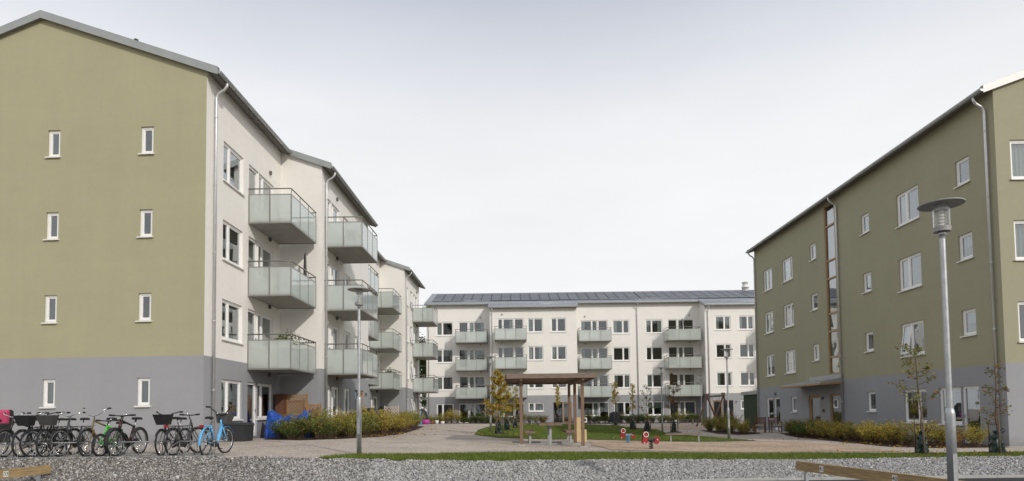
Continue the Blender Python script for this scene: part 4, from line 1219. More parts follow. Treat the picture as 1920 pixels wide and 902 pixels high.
name_shrubs()
def young_tree(x, y, h, crown_r, z0, mats, weights, nleaf, label, seed, ls=.075, bag=True, stakes=True, lean=0.0, branchy=14, up=1.0):
    r = random.Random(seed)
    base = Vector((x, y, gz(x, y)))
    o = thing('young_tree', label, 'tree', base, r.uniform(0, 6.28))
    tr, br, lf = MB(), MB(), MB()
    pts = [Vector((0, 0, -.05))]; n = 8
    for i in range(1, n + 1):
        pts.append(Vector((lean * h * (i / n) ** 1.5 + r.uniform(-.02, .02), r.uniform(-.02, .02), h * i / n)))
    tr.tube(pts, [.028 * (1 - .8 * i / n) + .004 for i in range(n + 1)], 7)
    tips = []
    for k in range(branchy):
        t = z0 + (1 - z0) * (k + r.random()) / branchy
        i = min(n - 1, int(t * n)); p = pts[i].lerp(pts[i + 1], t * n - i)
        a = k * 2.4 + r.uniform(-.4, .4); L = crown_r * (1.15 - .75 * (t - z0) / (1 - z0)) * r.uniform(.7, 1.15)
        d = Vector((math.cos(a), math.sin(a), up * r.uniform(.4, 1.0))).normalized()
        q = p + d * L * .5; e = q + (d + Vector((0, 0, .25))).normalized() * L * .5
        tr.tube([p, q, e], [.009, .006, .002], 5, caps=False)
        tips += [(p, q, .35), (q, e, 1.0)]
        for s in range(2):
            d2 = (d + Vector((r.uniform(-.8, .8), r.uniform(-.8, .8), r.uniform(-.2, .6)))).normalized()
            e2 = q + d2 * L * .45
            tr.tube([q, e2], [.005, .002], 4, caps=False); tips.append((q, e2, 1.0))
    W = [w for *_, w in tips]; tot = sum(W)
    for k in range(nleaf):
        a, b, _ = r.choices(tips, W)[0]
        c = a.lerp(b, r.random()) + Vector((r.gauss(0, 1), r.gauss(0, 1), r.gauss(0, 1))) * .05
        mi = r.choices(range(len(mats)), weights)[0]
        s = ls * r.uniform(.6, 1.3)
        leaf(lf, c, Vector((r.uniform(-1, 1), r.uniform(-1, 1), r.uniform(-.9, .5))), s, s * .27, mi)
    part(o, 'trunk', tr, 'bark'); part(o, 'crown', lf, mats)
    if stakes:
        for sx in (-.22, .22):
            mb = MB(); mb.tube([(sx, .08, -.05), (sx * .95, .08, .95)], .026, 7); part(o, 'stake', mb, 'bark')
        mb = MB(); mb.tube([(-.21, .08, .88), (0, .02, .86), (.21, .08, .88)], .012, 5); part(o, 'tie', mb, 'black_plastic')
    if bag:
        mb = MB(); n2 = 20; i0 = len(mb.v); prof = [(.17, .0), (.185, .10), (.165, .22), (.17, .32), (.14, .44), (.15, .52), (.07, .60), (.09, .68)]
        for (rad, z) in prof:
            for j in range(n2):
                t = 6.2832 * j / n2
                q = rad * (1 + .20 * math.sin(2 * t + seed) + .12 * math.sin(5 * t + z * 13 + seed)) * (1.0 + .14 * r.uniform(-1, 1))
                mb.v.append((q * math.cos(t) * 1.05 + .03, q * math.sin(t) * .9, z + .03 * r.uniform(-1, 1) * (z > .05)))
        for k in range(len(prof) - 1):
            for j in range(n2):
                mb.f.append((i0 + k * n2 + j, i0 + k * n2 + (j + 1) % n2, i0 + (k + 1) * n2 + (j + 1) % n2, i0 + (k + 1) * n2 + j)); mb.m.append(0); mb.sm.append(False)
        part(o, 'watering_bag', mb, 'green_bag')
        hm = MB(); hm.tube([(-.06, -.1, .62), (-.13, -.14, .70), (-.08, -.12, .76), (.0, -.08, .68)], .012, 5); part(o, 'bag_strap', hm, 'black_plastic')
        sm = MB(); sm.lathe([(.55, -.02), (.42, .035), (.2, .07), (0.01, .08)], 16); part(o, 'soil_mound', sm, 'soil')
    return o
LG, LB = ['lf_gold', 'lf_yel', 'lf_olive', 'lf_orange'], ['lf_olive', 'lf_brown', 'lf_green', 'lf_orange']
young_tree(11.95, 17.95, 3.25, .75, .36, LB, (.5, .25, .2, .05), 720, 'young tree with sparse brown-green leaves on the verge left of the tall lamp', 3, lean=.06, branchy=12, up=.55)
young_tree(13.98, 17.75, 2.55, .5, .3, LB, (.4, .35, .15, .1), 380, 'spindly young tree in front of the right building corner', 4, lean=-.01, branchy=13, up=.5)
young_tree(-.7, 31.6, 3.15, .8, .22, LG, (.32, .25, .23, .2), 4200, 'young tree with dense yellow and orange leaves at the lawn edge', 5, ls=.105, branchy=22)
young_tree(-.35, 38.5, 2.9, .55, .35, LG, (.3, .2, .3, .2), 900, 'yellowing young tree hidden behind the orange-leaved one', 6, ls=.09)
young_tree(.25, 45.5, 2.9, .5, .35, LG, (.3, .3, .3, .1), 800, 'second yellowing tree in the row behind the orange-leaved one', 16, ls=.09)
young_tree(4.2, 56.8, 3.6, .42, .42, LG, (.65, .3, .05, .0), 800, 'slim yellow tree in front of the back entrance door', 7, ls=.11, up=1.6)
young_tree(9.15, 54.6, 3.7, .7, .42, LG, (.7, .25, .05, 0), 900, 'yellow tree left of the black grill by the back facade', 8, ls=.11, up=1.5)
young_tree(8.95, 45.6, 3.35, .42, .38, LG, (.7, .2, .1, 0), 650, 'slim yellow tree at the right edge of the lawn', 9, ls=.10, up=1.6)
young_tree(9.2, 41.9, 3.05, .85, .35, LB, (.45, .35, .15, .05), 480, 'thin dark tree with few leaves at the lawn edge', 10, ls=.085)
young_tree(10.35, 39.3, 3.65, .62, .35, LB, (.15, .6, .05, .2), 900, 'brown-leaved tree between two lamp posts', 11, ls=.09)

def big_tree(x, y, h, cr, label, seed, n=16000):
    r = random.Random(seed); o = thing('tree', label, 'tree', (x, y, gz(x, y)))
    tr, lf = MB(), MB()
    tr.tube([(0, 0, -.2), (.1, 0, h * .3), (-.1, .1, h * .6), (0, 0, h * .92)], [.28, .2, .12, .03], 9)
    cl = []
    for k in range(26):
        a = r.uniform(0, 6.28); t = r.uniform(.22, .95); e = cr * math.sin(math.pi * min(1, t * .95)) * r.uniform(.4, 1)
        c = Vector((math.cos(a) * e, math.sin(a) * e, h * t)); cl.append(c)
        tr.tube([(0, 0, h * t * .75), c * .6 + Vector((0, 0, h * t * .32)), c], [.06, .04, .012], 5, caps=False)
    for k in range(n):
        c = r.choice(cl); q = c + Vector((r.gauss(0, 1), r.gauss(0, 1), r.gauss(0, .8))) * cr * .22
        leaf(lf, q, Vector((r.uniform(-1, 1), r.uniform(-1, 1), r.uniform(-1, .4))), .26, .085, r.choice([0, 0, 1]))
    part(o, 'trunk', tr, 'bark_dark'); part(o, 'crown', lf, ['lf_dark', 'lf_green'])
    return o
big_tree(-13.2, 80, 11, 3.2, 'dark tree showing in the gap between left and back buildings', 2)
big_tree(-16.5, 88, 12, 3.6, 'dark tree farther behind the gap between the buildings', 3)
big_tree(-10.8, 92, 10, 3.0, 'tree behind the left end of the back building', 4)

# unseen tree row added behind the camera so lower panes mirror something dark
_bt = big_tree(-30, -42, 16, 5.0, 'broad dark tree in the unseen row added for dark pane reflections, first from the left', 9, 9000)
for k, (x, y, sc) in enumerate(((-19, -40, 1.0), (-9, -43, 1.1), (1, -40, .95), (11, -42, 1.05), (21, -41, .9), (32, -43, 1.1), (43, -41, 1.0), (-42, -44, 1.05))):
    c = copy_tree(_bt, T(x, y, gz(x, y)) @ RZ(k * 1.7) @ Matrix.Scale(sc, 4)); c['label'] = 'broad dark tree in the unseen row added for dark pane reflections, ' + ORD[k + 1] + ' from the left'; c['group'] = 'unseen trees added for reflections'
_bt['group'] = 'unseen trees added for reflections'
# fallen leaves under the young trees and along the beds
def fallen(n, spots, name, label, seed):
    r = random.Random(seed); lf = MB()
    for k in range(n):
        cx, cy, sp = r.choice(spots); x, y = cx + r.gauss(0, sp), cy + r.gauss(0, sp)
        s = r.uniform(.05, .09); leaf(lf, Vector((x, y, gz(x, y) + .03 + r.uniform(0, .02))), Vector((r.uniform(-1, 1), r.uniform(-1, 1), r.uniform(-.1, .2))), s, s * .3, r.choice([0, 0, 1, 2]))
    o = put(name, lf.mesh(name, ['lf_gold', 'lf_orange', 'lf_brown'])); o['kind'] = 'stuff'; o['label'] = label; o['category'] = 'leaves'
fallen(420, [(-.7, 31.6, 1.3), (11.95, 17.95, .8), (13.98, 17.75, .8), (8.9, 45, 1.5), (10.3, 39.3, 1.2)], 'fallen_leaves', 'yellow and brown leaves fallen on the grass under the young trees', 5)
fallen(500, [(-5.6, 25.5, .8), (-5.2, 28.5, .8), (-5.9, 36, 1.2), (13.6, 24, .7), (13.9, 28, .8), (14.2, 21.4, .7)], 'fallen_leaves', 'brown leaves blown along the edges of the shrub beds', 6)

# ------------------------------------------------------------------ lamps
def lamp(x, y, label, z=None, h=4.3, hi=False, s=None):
    z = gz(x, y) if z is None else z
    o = thing('lamp_post', label, 'street lamp', (x, y, z), 0, 'courtyard lamp posts')
    n = 24 if hi else 14
    s = s or h - 2.86                 # sleeve height
    mb = MB(); mb.lathe([(.0, -.05), (.064, -.05), (.064, s - .02), (.062, s), (.048, s + .06), (.038, s + .065)], n); part(o, 'sleeve', mb, 'steel')
    mb = MB(); mb.box(-.03, .03, -.066, -.058, .55, .95); part(o, 'service_hatch', mb, 'steel')
    mb = MB(); mb.lathe([(.038, s + .06), (.036, h - .56), (.036, h - .5), (.055, h - .49), (.055, h - .44), (0, h - .44)], n); part(o, 'pole', mb, 'steel')
    mb = MB(); mb.lathe([(.0, h - .44), (.108, h - .44)], n); mb.lathe([(.108, h - .44), (.116, h - .375)], n); mb.lathe([(.116, h - .375), (0, h - .37)], n); part(o, 'lantern_base', mb, 'lampgrey')
    mb = MB(); mb.lathe([(.105, h - .37), (.105, h - .08)], n); part(o, 'lantern_glass', mb, 'lampglass')
    lv = MB()
    for k in range(5): lv.lathe([(.07, h - .35 + k * .045), (.045, h - .335 + k * .045)], n)
    lv.lathe([(.03, h - .36), (.03, h - .12)], n)
    part(o, 'louvre', lv, 'white_pl')
    mb = MB(); mb.lathe([(.085, h - .13), (.085, h - .045)], n * 2); mb.lathe([(.0, h - .13), (.085, h - .13)], n * 2); mb.lathe([(.085, h - .045), (.29, h - .05)], n * 2); mb.lathe([(.29, h - .05), (.292, h - .035)], n * 2); mb.lathe([(.292, h - .035), (.18, h - .008), (.05, h + .01), (0, h + .01)], n * 2); part(o, 'shade', mb, 'lampgrey')
    return o
M['lampgrey'] = mat('grey_lamp_paint', (0.36, 0.35, 0.34), 0.5, 0.3, var=0.06)
M['lampglass'] = glass_mat('clear_lamp_glass', (0.93, 0.95, 0.95), 0.05, 3.0)
lamp(6.27, 8.8, 'tall galvanised lamp post in the foreground beside the wooden parking rail', z=-.25, h=4.60, hi=True, s=1.54)
lamp(-3.93, 15.75, 'galvanised lamp post at the left tip of the grass verge', hi=True)
lamp(-1.22, 34.6, 'lamp post at the left edge of the lawn')
lamp(10.2, 29.0, 'lamp post at the right tip of the lawn in front of the right shrubs')
lamp(9.95, 40.8, 'lamp post beside the brown-leaved tree')
lamp(16.15, 52.4, 'farthest lamp post, behind the swing')

# ------------------------------------------------------------------ pergola, table, play things
def ext(poly, y0, y1, mi=0):
    mb = MB(); mb.prism(poly, y0, y1, mi); return mb
pz = .22
pg = thing('pergola', 'weathered timber pergola with flat slatted roof over the picnic table', 'pergola', (1.5, 23.3, pz))
def PP(x, y, z): return (x - 1.5, y - 23.3, z - pz)
px0, px1, py0, py1 = .31, 2.45, 21.4, 25.2
for (x, y) in ((px0, py0), (px1, py0), (px0 + .055, py1), (px1 - .11, py1), (px1 - .05, (py0 + py1) / 2 + .2)):
    mb = MB(); z = gz(x, y)
    a = PP(x, y, z - .02)
    mb.box(a[0] - .053, a[0] + .053, a[1] - .053, a[1] + .053, a[2], PP(0, 0, 2.47)[2]); p = part(pg, 'post', mb, 'wood_post')
    mb = MB(); mb.box(a[0] - .12, a[0] + .12, a[1] - .12, a[1] + .12, a[2] - .05, a[2] + .05); part(pg, 'footing', mb, 'kerb')
for x in (px0, px1):
    mb = MB(); a = PP(x, py0 - .35, 2.47); b = PP(x + (.06 if x < 1 else -.08), py1 + .35, 2.47); mb.hexa([(a[0] - .045, a[1], a[2]), (a[0] + .045, a[1], a[2]), (b[0] + .045, b[1], b[2]), (b[0] - .045, b[1], b[2]), (a[0] - .045, a[1], a[2] + .16), (a[0] + .045, a[1], a[2] + .16), (b[0] + .045, b[1], b[2] + .16), (b[0] - .045, b[1], b[2] + .16)]); part(pg, 'beam', mb, 'wood_grey')
rx0, rx1 = px0 - .50, px1 + .42
n = 34
y0, y1 = py0 - .35, py1 + .35
for i in range(n):
    w = (y1 - y0) / n
    a = PP(rx0, y0 + w * i, 2.62)
    mb = MB(); mb.box(0, rx1 - rx0, .004, w - .010, 0, .045)
    part(pg, 'roof_slat', mb, 'wood_grey', T(*a))
for (a, b) in (((rx0, y0 - .04), (rx1, y0 - .04)), ((rx0, y1 + .04), (rx1, y1 + .04)), ((rx0 - .03, y0), (rx0 - .03, y1)), ((rx1 + .03, y0), (rx1 + .03, y1))):
    mb = MB(); mb.beam(PP(*a, 2.62), PP(*b, 2.62), .045, .16); part(pg, 'fascia_board', mb, 'wood_grey')

pt = thing('picnic_table', 'timber-topped picnic table with grey steel frame under the pergola', 'table', (1.38, 22.9, gz(1.4, 23)))
L0, L1 = -.75, .95
for i in range(3):
    mb = MB(); mb.box(-.42 + .285 * i, -.42 + .285 * i + .27, L0, L1, .70, .785); part(pt, 'tabletop_plank', mb, 'wood_table')
for y in (L0 + .25, L1 - .25):
    mb = MB(); mb.box(-.04, .04, y - .04, y + .04, 0, .70); part(pt, 'leg', mb, 'wood_pale_grey')
    mb = MB(); mb.box(-.78, .78, y - .03, y + .03, .01, .06); part(pt, 'cross_bar', mb, 'rack_steel')
for s in (-1, 1):
    for k in range(2):
        mb = MB(); x = s * .74 + (k - .5) * .19; mb.box(x - .09, x + .09, L0 + .05, L1 - .05, .43, .505); part(pt, 'bench_plank', mb, 'wood_table')
    for y in (L0 + .25, L1 - .25):
        mb = MB(); mb.box(s * .74 - .035, s * .74 + .035, y - .035, y + .035, .06, .43); part(pt, 'bench_leg', mb, 'wood_pale_grey')

bxg = thing('play_cabinet', 'pale plywood cabinet standing behind the right pergola posts', 'cabinet', (2.86, 25.75, gz(2.9, 25.8)))
mb = MB(); mb.box(-.24, -.02, -.2, .2, 0, 1.02); part(bxg, 'tall_section', mb, 'wood_pale')
mb = MB(); mb.box(-.015, .22, -.2, .2, 0, .5); part(bxg, 'low_section', mb, 'wood_pale')
mb = MB(); mb.box(.06, .24, -.22, -.18, .80, .84); mb.box(.06, .24, -.22, -.18, .96, 1.0); mb.box(.06, .10, -.22, -.18, .84, .96); mb.box(.20, .24, -.22, -.18, .84, .96); mb.box(-.02, .06, -.21, -.19, .88, .92); part(bxg, 'white_frame', mb, 'white_pl')

def arc(cx, cz, r, a0, a1, n):
    return [(cx + r * math.cos(math.radians(a0 + (a1 - a0) * i / n)), cz + r * math.sin(math.radians(a0 + (a1 - a0) * i / n))) for i in range(n + 1)]
def spring_rider(x, y, label, spring_mat, tail, rz=0.0):
    o = tag(put('spring_rider', None, T(x, y, gz(x, y)) @ RZ(rz) @ Matrix.Scale(.8, 4)), label, 'play rider', 'spring riders in the sand')
    mb = MB(); pts = []
    for i in range(96):
        t = i / 95; a = t * 6.2832 * 5; pts.append((.0 + .085 * math.cos(a), .085 * math.sin(a), .02 + .33 * t))
    mb.tube(pts, .017, 6); part(o, 'spring', mb, spring_mat)
    mb = MB(); mb.box(-.13, .13, -.13, .13, .35, .40); part(o, 'mount', mb, spring_mat)
    # forward body panel, slightly two-lobed, with the steering ring above
    body = [(-.12, .40), (-.17, .28), (-.26, .22), (-.36, .24), (-.40, .32), (-.37, .42), (-.35, .50), (-.37, .62), (-.33, .72), (-.25, .76), (-.17, .72), (-.14, .62), (-.16, .52), (-.13, .46)]
    for yy in (-.07, .05): part(o, 'body_panel', ext(body, yy, yy + .022), 'red')
    tailp = [(.06, .40), (.12, .44), (.24, .44), (.34, .40), (.38, .30), (.34, .22), (.27, .21), (.22, .28), (.13, .36)] if tail == 0 else [(.10, .36), (.14, .48), (.24, .54), (.33, .50), (.36, .38), (.33, .26), (.25, .20), (.17, .24)]
    for yy in (-.07, .05): part(o, 'tail_panel', ext(tailp, yy, yy + .022), 'red')
    mb = MB(); mb.torus((-.24, -.10, .63), .105, .015, 'y', 24, 8); part(o, 'steering_ring', mb, 'white_pl')
    mb = MB(); mb.box(-.12, .20, -.11, .11, .42, .46); part(o, 'seat', mb, 'black_plastic' if tail else 'wood_pale_grey')
    mb = MB(); mb.tube([(-.33, -.2, .27), (-.33, .2, .27)], .022, 8); part(o, 'foot_peg', mb, 'white_pl')
    mb = MB(); mb.tube([(.25, -.12, .40), (.25, .12, .40)], .02, 8); part(o, 'hub', mb, 'white_pl')
    return o
spring_rider(4.78, 25.5, 'red spring rider on a blue spring', 'blue_spring', 0, -.1)
spring_rider(4.72, 21.0, 'red spring rider on a black spring nearer the verge', 'black_paint', 1, .1)

bb = thing('balance_beam', 'low timber balance beam on two white legs at the lawn edge', 'balance beam', (7.6, 27.2, gz(7.6, 27.2)), -.05)
mb = MB(); mb.box(-.85, .75, -.09, .09, .30, .36); part(bb, 'beam', mb, 'wood_grey')
for x in (-.6, .62):
    mb = MB(); mb.box(x - .025, x + .025, -.03, .03, -.05, .30); part(bb, 'leg', mb, 'wood_pale_grey')

M['wood_brown2'] = mat('red_brown_swing_leg', (0.19, 0.075, 0.05), 0.8, var=0.2, vscale=8)
def swing2():
    """A-frames stand left and right of each other as seen from the yard; legs splay left and right"""
    x0, y0 = 16.05, 48.5
    o = thing('swing_frame', 'wooden swing frame with crossed A-legs near the back entrance', 'swing', (x0, y0, gz(x0, y0)), math.radians(0))
    H = 2.45
    A, B = Vector((-.15, 1.5, H)), Vector((.12, -1.5, H))
    d = (B - A).normalized(); side = Vector((1, 0, 0))
    for k, c in enumerate((A, B)):
        for s in (-1, 1):
            f = c + side * s * .98; f.z = -.1
            t = c - side * s * .1 + Vector((0, 0, .22))
            mb = MB(); mb.tube([f, t], .065, 9); part(o, 'leg', mb, 'wood_post' if s < 0 else 'wood_brown2')
    mb = MB(); mb.tube([A - d * .25, B + d * .25], .08, 10); part(o, 'top_beam', mb, 'wood_grey')
    for t in (.3, .7):
        c = A.lerp(B, t)
        for e in (-.2, .2):
            q = c + d * e; mb = MB(); mb.tube([q, (q.x, q.y, .5)], .012, 5); part(o, 'chain', mb, 'dark_metal')
        mb = MB(); mb.beam((c.x - d.x * .22, c.y - d.y * .22, .48), (c.x + d.x * .22, c.y + d.y * .22, .48), .18, .04); part(o, 'seat', mb, 'black_plastic')
swing2()
def park_bench(x, y, w, label, rz=0):
    o = thing('bench', label, 'bench', (x, y, gz(x, y)), rz, 'plain timber benches')
    for k in range(3):
        mb = MB(); mb.box(-w / 2, w / 2, -.2 + .14 * k, -.2 + .14 * k + .125, .42, .46); part(o, 'seat_plank', mb, 'wood_grey')
    for s in (-1, 1):
        mb = MB(); mb.box(s * (w / 2 - .25) - .03, s * (w / 2 - .25) + .03, -.18, .2, 0, .42); part(o, 'leg', mb, 'wood_pale_grey')
park_bench(.9, 55.2, 2.1, 'timber bench behind the picnic table at the far lawn edge')
park_bench(15.5, 55.0, 1.8, 'timber bench behind the swing left leg')
park_bench(17.3, 53.4, 1.8, 'timber bench right of the swing')

# shed beyond the right building
sh = thing('garden_shed', 'dark green boarded shed with flat grey roof past the right building', 'shed', (18.6, 46.6, gz(18, 46)))
sx0, sx1, sy0, sy1, shh = -.42, 2.3, -1.6, 1.6, 2.52
mb = MB(); mb.box(sx0 + .03, sx1 - .03, sy0 + .03, sy1 - .03, 0, shh); part(sh, 'wall', mb, 'shed')
k = 0; x = sx0
while x < sx1 - .01:
    mb = MB(); mb.box(x + .006, min(x + .138, sx1), sy0, sy0 + .026, .05, shh); part(sh, 'board', mb, 'shed'); x += .144
y = sy0
while y < sy1 - .01:
    mb = MB(); mb.box(sx0, sx0 + .026, y + .03, min(y + .164, sy1), .05, shh); part(sh, 'board', mb, 'shed'); y += .144
mb = MB(); mb.box(sx0 - .15, sx1 + .15, sy0 - .2, sy1 + .15, shh + .003, shh + .26); part(sh, 'roof', mb, 'gutter')

def garden_chair(x, y, rz, label):
    o = thing('garden_chair', label, 'chair', (x, y, gz(x, y)), rz, 'garden chairs by the right building')
    for sx in (-.28, .28):
        mb = MB(); mb.box(sx - .025, sx + .025, -.30, -.25, 0, .60); part(o, 'leg', mb, 'wood_brown'); mb = MB(); mb.hexa([(sx - .025, .24, 0), (sx + .025, .24, 0), (sx + .025, .30, 0), (sx - .025, .30, 0), (sx - .025, .36, .95), (sx + .025, .36, .95), (sx + .025, .42, .95), (sx - .025, .42, .95)]); part(o, 'leg', mb, 'wood_brown')
        mb = MB(); mb.box(sx - .035, sx + .035, -.32, .34, .60, .63); part(o, 'armrest', mb, 'wood_brown')
    mb = MB(); mb.box(-.255, .255, -.27, .26, .33, .37); part(o, 'seat', mb, 'wood_brown')
    for k in range(4):
        mb = MB(); z = .46 + .125 * k; yy = .30 + .05 * k / 3; mb.box(-.255, .255, yy, yy + .025, z, z + .085); part(o, 'back_slat', mb, 'wood_brown')
    mb = MB(); mb.box(-.25, .25, -.31, .24, .373, .50); part(o, 'cushion', mb, 'cushion')
    return o
garden_chair(15.15, 37.6, math.radians(-28), 'brown garden chair with grey cushion, nearer the island bed')
garden_chair(15.95, 37.3, math.radians(-8), 'brown garden chair with grey cushion, nearer the dark green shrub')

# parking rails with bay numbers
def text_mesh(s, size, m):
    cu = bpy.data.curves.new('number', 'FONT'); cu.body = s; cu.size = size; cu.align_x = 'CENTER'; cu.align_y = 'CENTER'; cu.extrude = .0008
    ob = bpy.data.objects.new('number', cu); COL.objects.link(ob)
    dg = bpy.context.evaluated_depsgraph_get()
    me = bpy.data.meshes.new_from_object(ob.evaluated_get(dg))
    bpy.data.objects.remove(ob, do_unlink=True)
    me.materials.clear(); me.materials.append(M[m]); me.name = 'number'
    return me
M['ink'] = mat('number_ink', (0.02, 0.02, 0.02), 0.6)
def rail(p0, p1, nums, label, top=.29, h=.19, th=.07):
    p0, p1 = Vector((*p0, 0)), Vector((*p1, 0)); L = (p1 - p0).length; a = math.atan2(p1.y - p0.y, p1.x - p0.x)
    o = thing('parking_rail', label, 'rail', (p0.x, p0.y, -.25), a)
    mb = MB(); mb.box(0, L, -th / 2, th / 2, top + .25 - h, top + .25); part(o, 'board', mb, 'wood_rail_x')
    n = max(2, int(L / 2.2) + 1)
    for k in range(n):
        x = .28 + (L - .56) * k / (n - 1)
        mb = MB(); mb.box(x - .03, x + .03, -.03, .03, 0, top + .25 - h); mb.box(x - .06, x + .06, -.05, .05, 0, .012); part(o, 'post', mb, 'steel')
    for (x, s, side) in nums:
        R = T(x, side * (th / 2 + .004), top + .25 - h * .5) @ (RZ(0) if side < 0 else RZ(math.pi)) @ RX(math.pi / 2)
        mb = MB(); mb.box(-.055, .055, -.06, .06, -.003, 0.0); pl = part(o, 'number_plate', mb, 'white_pl', R)
        put('number', text_mesh(s, .105, 'ink'), WM[pl.name] @ T(0, 0, .002), pl)
    return o
M['wood_rail_x'] = mat('pressure_treated_pine_rail', (0.36, 0.25, 0.12), 0.8, var=0.32, vscale=2.5, stretch=(1.0, 14, 14), bump=0.35, bscale=24)
# right rail runs away from the camera: nearer end beside the lamp
rail((5.93, 12.85), (6.75, 7.6), [(.82, '41', -1), (2.68, '40', -1)], 'wooden parking rail numbered 41 and 40 in the right foreground')
rail((-11.0, 10.6), (-10.61, 14.1), [(2.42, '33', -1)], 'wooden parking rail numbered 33 at the lower left')


# ------------------------------------------------------------------ bicycles
def wheel_meshes(R, tyre_w):
    def fn():
        t = MB(); t.torus((0, 0, 0), R - tyre_w / 2, tyre_w / 2, 'y', 40, 8)
        r = MB(); r.torus((0, 0, 0), R - tyre_w - .008, .011, 'y', 40, 6)
        h = MB(); h.tube([(0, -.045, 0), (0, .045, 0)], .022, 10)
        s = MB()
        for k in range(28):
            a = 6.2832 * k / 28; sg = 1 if k % 2 else -1; b = a + sg * .5
            s.tube([(.02 * math.cos(b), sg * .035, .02 * math.sin(b)), ((R - tyre_w - .01) * math.cos(a), 0, (R - tyre_w - .01) * math.sin(a))], .0016, 3, caps=False)
        return t.mesh('tyre', 'black'), r.mesh('rim', 'alu'), h.mesh('hub', 'alu'), s.mesh('spokes', 'chrome')
    return cached(('wheel', R, tyre_w), fn)
def bicycle(x, y, heading, label, paint='black_paint', style='step', R=.345, tw=.042, basket=None, rack=True, guard=True, seat_mat='black', child=False, bar='city', steer=0.0, stem='black_paint', lean=0.0, light=False, size=1.0):
    z = gz(x, y)
    Mw = T(x, y, z) @ RZ(heading) @ RX(lean)
    o = tag(put('bicycle', None, Mw), label, 'bicycle', 'bicycles at the rack')
    wb = 1.06 * size; fx, rx = wb * .52, -wb * .48
    tb, rb, hb, sb = wheel_meshes(R, tw)
    bbp = Vector((-.05 * size, 0, R - .06)); hd_t = Vector((fx - .28 * size, 0, R + .54 * size)); hd_b = Vector((fx - .20 * size, 0, R + .33 * size))
    st_t = Vector((-.27 * size, 0, R + .40 * size)); rear = Vector((rx, 0, R)); front = Vector((fx, 0, R))
    f = MB()
    if style == 'step':
        f.tube([hd_b + Vector((0, 0, .03)), (fx - .30 * size, 0, R + .12), (.06, 0, R - .02), bbp], .025, 8)
        f.tube([hd_t, (fx - .36 * size, 0, R + .28), (.02, 0, R + .10), (bbp.x - .05, 0, R + .10)], .014, 8)
    elif style == 'low':
        f.tube([hd_b + Vector((.0, 0, .08)), (fx - .33 * size, 0, R + .08), (.10, 0, R - .06), bbp], .034, 10)
    else:
        f.tube([hd_b, bbp], .026, 8); f.tube([hd_t, st_t + Vector((.01, 0, -.02))], .021, 8)
    f.tube([bbp, st_t], .02, 8)
    for s in (-1, 1):
        f.tube([bbp + Vector((0, s * .03, 0)), rear + Vector((0, s * .06, 0))], .010, 6)
        f.tube([st_t + Vector((0, s * .02, -.05)), rear + Vector((0, s * .06, 0))], .008, 6)
    f.tube([hd_b - (hd_t - hd_b) * .1, hd_t], .021, 10)
    part(o, 'frame', f, paint)
    # steering assembly turns about the head tube
    S = T(*hd_b) @ RZ(steer) @ T(*(-hd_b))
    fk = MB()
    for s in (-1, 1): fk.tube([hd_b + Vector((0, s * .045, -.02)), hd_b.lerp(front, .6) + Vector((-.012, s * .05, 0)), front + Vector((0, s * .05, 0))], [.013, .012, .009], 7)
    fk.box(hd_b.x - .02, hd_b.x + .02, -.06, .06, hd_b.z - .035, hd_b.z - .005)
    part(o, 'fork', fk, paint, S)
    w = part(o, 'front_wheel', rb, None, S @ T(*front)); 
    for n_, m_ in (('tyre', tb), ('hub', hb), ('spokes', sb)): put(n_, m_, WM[w.name], w)
    w = part(o, 'rear_wheel', rb, None, T(*rear))
    for n_, m_ in (('tyre', tb), ('hub', hb), ('spokes', sb)): put(n_, m_, WM[w.name], w)
    top = hd_t + (hd_t - hd_b).normalized() * .10
    hbm = MB()
    hbm.tube([hd_t, top, top + Vector((.04, 0, .02))], .014, 8)
    c = top + Vector((.05, 0, .025))
    if bar == 'city': pts = [(c.x - .20, -.30, c.z + .10), (c.x - .10, -.27, c.z + .10), (c.x + .02, -.16, c.z + .06), (c.x, -.03, c.z), (c.x, .03, c.z), (c.x + .02, .16, c.z + .06), (c.x - .10, .27, c.z + .10), (c.x - .20, .30, c.z + .10)]
    elif bar == 'flat': pts = [(c.x - .04, -.31, c.z + .02), (c.x, -.05, c.z), (c.x, .05, c.z), (c.x - .04, .31, c.z + .02)]
    else: pts = [(c.x - .16, -.32, c.z + .20), (c.x - .05, -.28, c.z + .19), (c.x + .01, -.12, c.z + .04), (c.x, 0, c.z), (c.x + .01, .12, c.z + .04), (c.x - .05, .28, c.z + .19), (c.x - .16, .32, c.z + .20)]
    hbm.tube(pts, .015, 7)
    hb_o = part(o, 'handlebar', hbm, stem, S)
    for a, b in ((pts[0], pts[1]), (pts[-1], pts[-2])):
        g = MB(); q = Vector(a).lerp(Vector(b), .9 if bar != 'flat' else .45); g.tube([a, q], .022, 8); put('grip', g.mesh('grip', 'black'), WM[hb_o.name], hb_o)
    bell = MB(); bell.lathe([(.025, 0), (.024, .015), (0, .028)], 10, 0, (c.x, .10, c.z + .03)); put('bell', bell.mesh('bell', 'chrome'), WM[hb_o.name], hb_o)
    # saddle on its post
    sp = st_t + (st_t - bbp).normalized() * .17
    p = MB(); p.tube([st_t - (st_t - bbp).normalized() * .05, sp], .013, 8); part(o, 'seat_post', p, 'chrome')
    sd = MB(); i0 = len(sd.v); prof = [(-.13, .085), (-.09, .095), (-.02, .07), (.06, .035), (.13, .022), (.145, .01)]
    for (xx, ww) in prof:
        for j in range(8):
            t = math.pi * j / 7; sd.v.append((sp.x + xx, ww * math.cos(t), sp.z + .035 + .035 * math.sin(t) * (1.0 if ww > .03 else .8) - (.0 if 0 < j < 7 else .03)))
